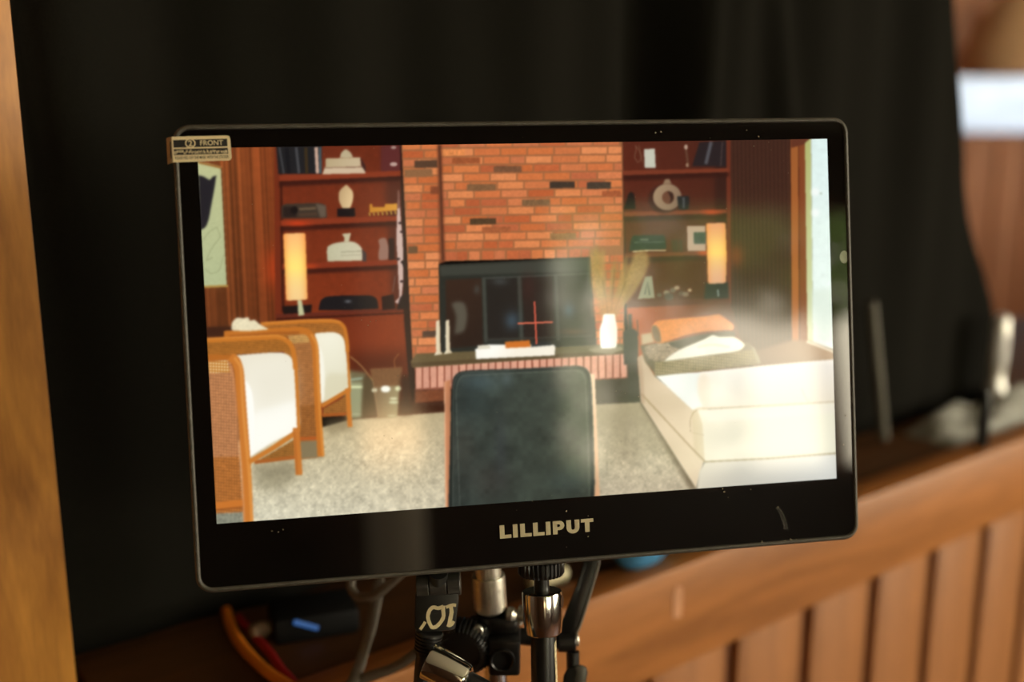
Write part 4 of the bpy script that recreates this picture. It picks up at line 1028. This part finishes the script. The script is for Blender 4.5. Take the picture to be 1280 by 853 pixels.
fill([(501, 470), (515, 470), (515, 518), (501, 520)], (40, 26, 18), 3, .8)

# ---------------------------------------------------------------- cane armchairs (rear one first)
WOOD, WD, WL = (198, 118, 42), (166, 94, 34), (222, 144, 62)
def cane(base, per=2.6):
    b = np.array(base, float)
    def f(X, Y, sy_, sx_):
        g = (.5 + .5 * np.sin(X * 2 * math.pi / per)) * (.5 + .5 * np.sin((Y - .1 * X) * 2 * math.pi / (per * 1.15)))
        return b * (.86 + .34 * g + .04 * N5[sy_, sx_])[..., None]
    return f
fill([(256, 409), (292, 408), (300, 420), (257, 422)], (62, 34, 22), 1.4)
fill([(328, 404), (420, 401), (430, 408), (434, 440), (420, 440), (424, 418), (330, 424)], cane((168, 104, 44)), .7)
fill(S([(394, 417), (416, 415.5), (426, 419), (431, 428), (434, 450), (437, 486), (401, 505), (397, 460), (394, 430)], 4), grad((242, 238, 216), (226, 222, 196), (405, 425), (425, 480)), .8)
fill([(402, 480), (412, 466), (436, 468), (437, 484), (402, 505)], (214, 206, 172), 2.5, .6); fill(S([(396, 432), (400, 434), (404, 446), (406, 470), (405, 500), (400, 502), (397, 460)], 4), (250, 248, 232), 1, .9)
line([(326, 405.5), (380, 402), (414, 401.5), (424, 403.5), (430.5, 410), (433.5, 425), (434.5, 440)], 4.6, WOOD, .7, 1, 5); line([(434.2, 432), (435.6, 460), (437.2, 490)], 3, WOOD, .8); line([(330, 404), (380, 400.6), (414, 400.2), (426, 403)], 1.4, WL, .7, .8, 5)
fill([(360, 419), (389, 417), (394, 430), (398, 572), (374, 575), (368, 520)], cane((172, 112, 62)), .7); fill([(360, 420), (386, 418), (387, 428), (362, 430)], cane((206, 160, 92)), .9, .8)
fill([(371, 508), (396, 506), (398, 550), (374, 552)], cane((150, 92, 42)), 1, .8)
line([(374, 549), (398, 548)], 4.6, (176, 88, 36), .7)
fill([(374, 552), (398, 551), (398, 572), (376, 574)], (128, 118, 88), 1.2, .9)
line([(280, 418), (330, 415), (372, 413), (384, 415), (391, 424), (394.5, 440), (397, 500), (401, 571)], 8.2, (192, 112, 40), .7, 1, 5); line([(389, 418), (396, 432), (399, 500), (404, 570)], 3, WL, .8, .75, 5); line([(286, 421), (340, 417), (374, 416)], 3, (150, 82, 32), .8, .7, 4)
fill([(404, 511), (433, 495), (434, 517), (404, 521)], cane((160, 102, 46)), .8); line([(403, 519.5), (434, 517.5)], 4, (166, 88, 36), .7); line([(402, 508), (437, 487)], 5, (194, 116, 44), .7)
line([(434.5, 486), (437.5, 534)], 6, (200, 118, 44), .7)
fill(S([(290, 413), (290, 404), (296, 397.5), (304, 398), (310, 397), (313, 401), (318, 400), (324, 405), (336, 412), (310, 414)], 4), tex((232, 220, 184), .02, .04), .9)
# front armchair
fill([(257, 425), (352, 421), (364, 430), (369, 462), (362, 462), (355, 440), (258, 446)], cane((170, 106, 42)), .7)
fill(S([(289, 445), (330, 441.5), (352, 441), (363, 446), (368.5, 458), (371, 500), (373.5, 535), (340, 553), (310, 573), (304, 500), (300, 462)], 4), grad((236, 230, 210), (252, 250, 238), (320, 450), (345, 550)), .8)
fill([(316, 520), (326, 512), (371, 500), (373, 533), (312, 571)], (253, 252, 242), 2.6, .8); fill([(318, 470), (366, 455), (370, 498), (322, 515)], (232, 226, 206), 8, .6)
fill(S([(301, 472), (308, 476), (315, 490), (318, 520), (317, 566), (310, 572), (305, 520)], 4), (255, 254, 246), 1, .95)
line([(256, 426), (300, 423.5), (345, 421.5), (357, 425), (365, 434), (368, 447), (369.5, 462)], 6, WOOD, .7, 1, 5); line([(369.2, 452), (371.4, 490), (373.6, 540)], 4, WOOD, .8); line([(257, 424), (300, 421.6), (346, 419.8), (358, 423.5)], 1.6, WL, .7, .8, 5)
fill([(258, 450), (288, 448), (293, 470), (304, 640), (268, 642), (262, 520)], cane((190, 128, 82), 3.3), .7)
def holes(X, Y, sy_, sx_):
    g = np.clip(1.6 * np.sin(X * 2 * math.pi / 3.4) * np.sin((Y - .05 * X) * 2 * math.pi / 3.6), 0, 1)[..., None] if False else np.clip((np.sin(X * 2 * math.pi / 3.5) + np.sin((Y - .05 * X) * 2 * math.pi / 3.7)) * 1.2 - .2, 0, 1)[..., None]
    return np.array([188, 120, 50.]) * (1 - g) + np.array([248, 228, 176.]) * g
fill([(258, 452.5), (284, 450.5), (288, 466), (260, 466.5)], holes, .5)
fill([(262, 572), (299, 571), (304, 640), (268, 642)], cane((176, 106, 46), 3.3), 1, .85)
line([(266, 633), (304, 629)], 9, (200, 116, 46), .7); line([(267, 638), (304, 634)], 1.6, (140, 74, 28), .7, .8)
fill([(258, 443), (292, 443.5), (296, 449), (258, 452)], (180, 104, 38), .7)
line([(288, 446), (295, 452), (299, 466), (303, 520), (308, 590), (311, 664)], 12, (198, 118, 46), .7, 1, 5); line([(293, 447), (301, 460), (304.5, 520), (312, 600), (315, 660)], 3, (226, 150, 70), .9, .8, 5); line([(289, 458), (293, 480), (298, 540), (303, 600), (306, 660)], 2.4, (208, 140, 90), .8, .7, 5)
fill([(316, 580), (369, 549), (370, 570), (340, 577), (318, 579)], cane((158, 104, 46)), .8); line([(318, 578), (371, 571.5)], 4.6, (166, 92, 38), .7)
line([(311, 578), (340, 561), (373, 539)], 6, (198, 120, 46), .7); line([(370, 535), (374, 594)], 8.4, (198, 118, 48), .7); line([(368, 540), (371.5, 593)], 2, (170, 94, 38), .8, .7)

# ---------------------------------------------------------------- day bed, folded blankets
fill([(797, 447), (803, 443), (818, 470), (872, 512), (880, 528), (880, 577), (870, 611), (801, 503)], grad((196, 172, 142), (226, 206, 172), (800, 460), (875, 570)), .8)
fill([(818, 469), (850, 466), (880, 465), (884, 513), (866, 513)], (236, 238, 230), .9)
fill([(864, 514), (872, 510), (884, 508), (884, 578), (878, 577), (868, 566)], grad((208, 188, 150), (226, 212, 176), (866, 540), (884, 540)), 1.2)
fill([(872, 513), (1050, 500), (1050, 569), (881, 578), (878, 530)], grad((236, 228, 202), (240, 238, 212), (885, 520), (1030, 560)), .9)
fill([(872, 513), (1050, 500), (1050, 516), (884, 528)], (242, 236, 216), 2, .8)
fill([(881, 577), (1050, 567), (1050, 604), (870, 616), (874, 590)], grad((222, 214, 192), (236, 236, 224), (882, 590), (1030, 585)), .9)
line([(801, 492), (840, 534), (864, 560), (881, 577)], 1.8, (156, 130, 92), .8, .9, 4); line([(881, 577.5), (960, 573.5), (1050, 566.5)], 1.8, (150, 134, 92), .8, .9)
line([(863, 540), (862.5, 526), (866, 517), (871, 513)], .8, (150, 124, 86), .6, .8, 4); line([(864, 541), (880, 544)], .6, (180, 156, 116), .6, .7)
fill([(797, 447), (802, 444), (806, 505), (800, 503)], (172, 140, 112), 1.2, .6)
fill(S([(876, 466), (884, 464), (960, 456.5), (1042, 449.5), (1060, 449), (1060, 501), (1042, 502.5), (960, 507), (888, 511.5), (880, 510), (873, 495), (872, 478)], 4), grad((250, 244, 232), (238, 228, 206), (950, 460), (955, 506)), .8)
fill(S([(874, 470), (881, 467), (887, 475), (889, 492), (886, 508), (880, 510), (874, 498), (872, 482)], 4), (236, 218, 192), 2.4, .75); fill([(884, 470), (900, 467), (900, 508), (888, 509)], (244, 232, 212), 4, .6); line([(878, 511), (960, 507.5), (1050, 502)], 1.6, (196, 176, 136), .9, .9); line([(1002, 486), (1008, 500), (1012, 502)], .8, (206, 194, 164), .7, .8)
fill([(801, 418), (815, 416), (818, 428), (802, 432)], (186, 164, 128), 1.2)
fill([(800, 432), (830, 428), (936, 428), (943, 436), (950, 455), (880, 463), (820, 470), (806, 452)], tex((96, 84, 62), .05, .05), 1)
fill([(818, 452), (900, 444), (940, 437), (948, 445), (951, 455), (880, 463.5), (818, 470)], cane((138, 122, 84), 3.2), .9)
fill([(938, 431), (944, 436), (951, 454), (947, 455)], (150, 144, 116), 1, .8)
fill(S([(806, 434), (820, 430), (842, 427), (860, 424), (850, 438), (834, 450), (820, 452), (809, 446)], 4), tex((148, 128, 104), .1, .16), 1.1)
fill(S([(835, 429), (870, 420), (912, 414), (919, 417), (918, 424), (890, 426), (850, 436), (840, 433)], 4), (62, 60, 48), 1)
fill(S([(830, 452), (836, 446), (850, 437), (866, 430), (880, 424), (890, 419), (899, 421), (916, 421), (926, 426), (931, 432), (925, 438), (912, 441), (880, 445), (845, 450)], 4), tex((240, 234, 212), .015, .02), 1)
line([(872, 434), (890, 431), (912, 434)], 1.4, (198, 186, 152), 1, .8, 4)
fill(S([(815, 408), (822, 401), (850, 398), (880, 395.5), (898, 393), (904, 396), (916, 405), (917, 412), (908, 413), (880, 415), (855, 420), (828, 429), (819, 427), (815, 418)], 4), tex(grad((222, 134, 64), (204, 118, 52), (850, 400), (870, 420)), .03, .05), .9)
fill(S([(815, 408), (820, 407), (825, 416), (826, 428), (819, 427), (815, 418)], 4), (96, 80, 58), 1, .9); fill([(909, 403), (917, 407), (916, 413), (911, 413)], (226, 140, 76), 1, .9)

# ---------------------------------------------------------------- leather chair in front
fill([(555.5, 477), (563, 475), (566, 640), (557, 640)], grad((214, 146, 104), (176, 104, 66), (556, 500), (567, 500)), .7); line([(555.5, 478), (557.5, 636)], 1.2, (236, 180, 140), .6, .8)
fill([(736, 467), (743.5, 468), (750, 628), (740, 630)], grad((248, 212, 172), (226, 172, 128), (741, 480), (746, 620)), .7)
fill(S([(565, 485), (567, 472), (575, 465), (590, 463), (660, 460.5), (720, 457.5), (731, 460), (737, 467), (739, 480), (740, 500), (742, 640), (560, 645), (564, 500)], 3), (30, 38, 36), .8)
def leather(X, Y, sy_, sx_):
    t = np.clip((X - 566) / 172, 0, 1)[..., None]; v = np.clip((Y - 462) / 165, 0, 1)[..., None]
    c = np.array([56, 65, 60.]) * (1 - t) + np.array([64, 70, 58.]) * t
    c = c * (1 - .12 * v)
    return c * (1 + .05 * N12[sy_, sx_] + .09 * N40[sy_, sx_] + .02 * N2[sy_, sx_])[..., None]
fill(S([(569, 488), (571, 475), (578, 468), (592, 466), (660, 463.5), (719, 461), (728, 463), (733.5, 470), (735, 484), (735.5, 500), (738, 640), (566, 645), (568.5, 505)], 3), leather, .9)
for a in ((600, 478, 22, 12, (84, 104, 110), .45), (634, 474, 8, 10, (110, 126, 126), .4), (592, 505, 26, 20, (36, 46, 46), .5), (580, 560, 14, 30, (62, 58, 50), .4), (612, 600, 26, 24, (58, 50, 46), .4), (690, 490, 26, 18, (74, 82, 74), .4), (660, 530, 36, 28, (70, 78, 68), .35), (716, 600, 26, 18, (46, 64, 68), .4), (626, 560, 8, 40, (56, 60, 64), .4)): glow(*a)
line([(575, 640), (571.5, 540), (570, 490), (573, 477), (580, 470), (660, 466), (718, 463.5), (728, 467), (731.5, 478), (735, 560), (737, 640)], .9, (112, 118, 106), .6, .5, 5)
line([(566, 640), (566.5, 540), (567, 486), (571, 471), (580, 466), (660, 461.5), (722, 459)], 1.0, (116, 120, 104), .6, .55, 5)
# focus cross
line([(647, 404.6), (691, 402.8)], 2.0, (232, 112, 84), .45); line([(668, 377), (670.6, 430.5)], 2.0, (228, 96, 72), .45)

Xg, Yg = np.meshgrid((np.arange(CW * SS) + .5) / SS + OXP, (np.arange(CH * SS) + .5) / SS + OYP)
ms = np.clip((Xg - 850) / 80, 0, 1) * np.clip((Yg - 440) / 20, 0, 1)
ms = ms * ms * (3 - 2 * ms)
cv *= (1 - np.array([.13, .125, .11], np.float32) * ms[..., None].astype(np.float32))            # day bed side darkened to offset the window haze mirrored over it
cv = blur(np.clip(cv, 0, 255), 1.45)
cv = np.clip(cv * .96 + .055 * blur(blur(cv, 9), 9), 0, 255) / 255  # soft bloom round bright areas mixed into the picture colours
# display grid
W_, H_ = .294, .294 * 9 / 16
NX, NY = 800, 450
gx = np.linspace(-W_ / 2, W_ / 2, NX + 1); gy = np.linspace(-H_ / 2, H_ / 2, NY + 1)
GX, GY = np.meshgrid(gx, gy)
wx = MO.x + MX.x * GX + MY.x * GY; wy = MO.y + MX.y * GX + MY.y * GY - 0.0; wz = MO.z + MX.z * GX + MY.z * GY - CAM.z
dd = wy * CF.y + wz * CF.z
U = 640 + FPX * wx / dd; V = 426.5 + FPX * (wy * CD.y + wz * CD.z) / dd
fx = np.clip((U - OXP) * SS - .5, 0, CW * SS - 2); fy = np.clip((V - OYP) * SS - .5, 0, CH * SS - 2)
ix = fx.astype(int); iy = fy.astype(int); ax_ = (fx - ix)[..., None]; ay_ = (fy - iy)[..., None]
colr = (cv[iy, ix] * (1 - ax_) + cv[iy, ix + 1] * ax_) * (1 - ay_) + (cv[iy + 1, ix] * (1 - ax_) + cv[iy + 1, ix + 1] * ax_) * ay_
colr = np.where(colr <= .04045, colr / 12.92, ((colr + .055) / 1.055) ** 2.4)
me = bpy.data.meshes.new('display')
nv = (NX + 1) * (NY + 1)
me.vertices.add(nv); co = np.stack([GX.ravel(), GY.ravel(), np.full(nv, .00015)], 1).astype(np.float32); me.vertices.foreach_set('co', co.ravel())
jj, ii = np.meshgrid(np.arange(NY), np.arange(NX), indexing='ij'); a0 = (jj * (NX + 1) + ii).ravel()
quads = np.stack([a0, a0 + 1, a0 + NX + 2, a0 + NX + 1], 1).astype(np.int32)
me.loops.add(quads.size); me.loops.foreach_set('vertex_index', quads.ravel())
me.polygons.add(len(quads)); me.polygons.foreach_set('loop_start', np.arange(0, quads.size, 4, dtype=np.int32))
me.update(calc_edges=True)
at_ = me.color_attributes.new('picture', 'FLOAT_COLOR', 'POINT')
at_.data.foreach_set('color', np.concatenate([colr.reshape(-1, 3), np.ones((nv, 1))], 1).astype(np.float32).ravel())
M_disp = bpy.data.materials.new('display_picture'); M_disp.use_nodes = True
nn = M_disp.node_tree.nodes; LL = M_disp.node_tree.links; b_ = nn['Principled BSDF']
b_.inputs['Base Color'].default_value = (.003, .003, .003, 1); b_.inputs['Roughness'].default_value = .06
va = nn.new('ShaderNodeVertexColor'); va.layer_name = 'picture'
LL.new(va.outputs[0], b_.inputs['Emission Color']); b_.inputs['Emission Strength'].default_value = 1.0
me.materials.append(M_disp)
dsp = bpy.data.objects.new('display', me); COL.objects.link(dsp); dsp.parent = mon
dsp['label'] = 'lit screen picture of a living room with brick fireplace'
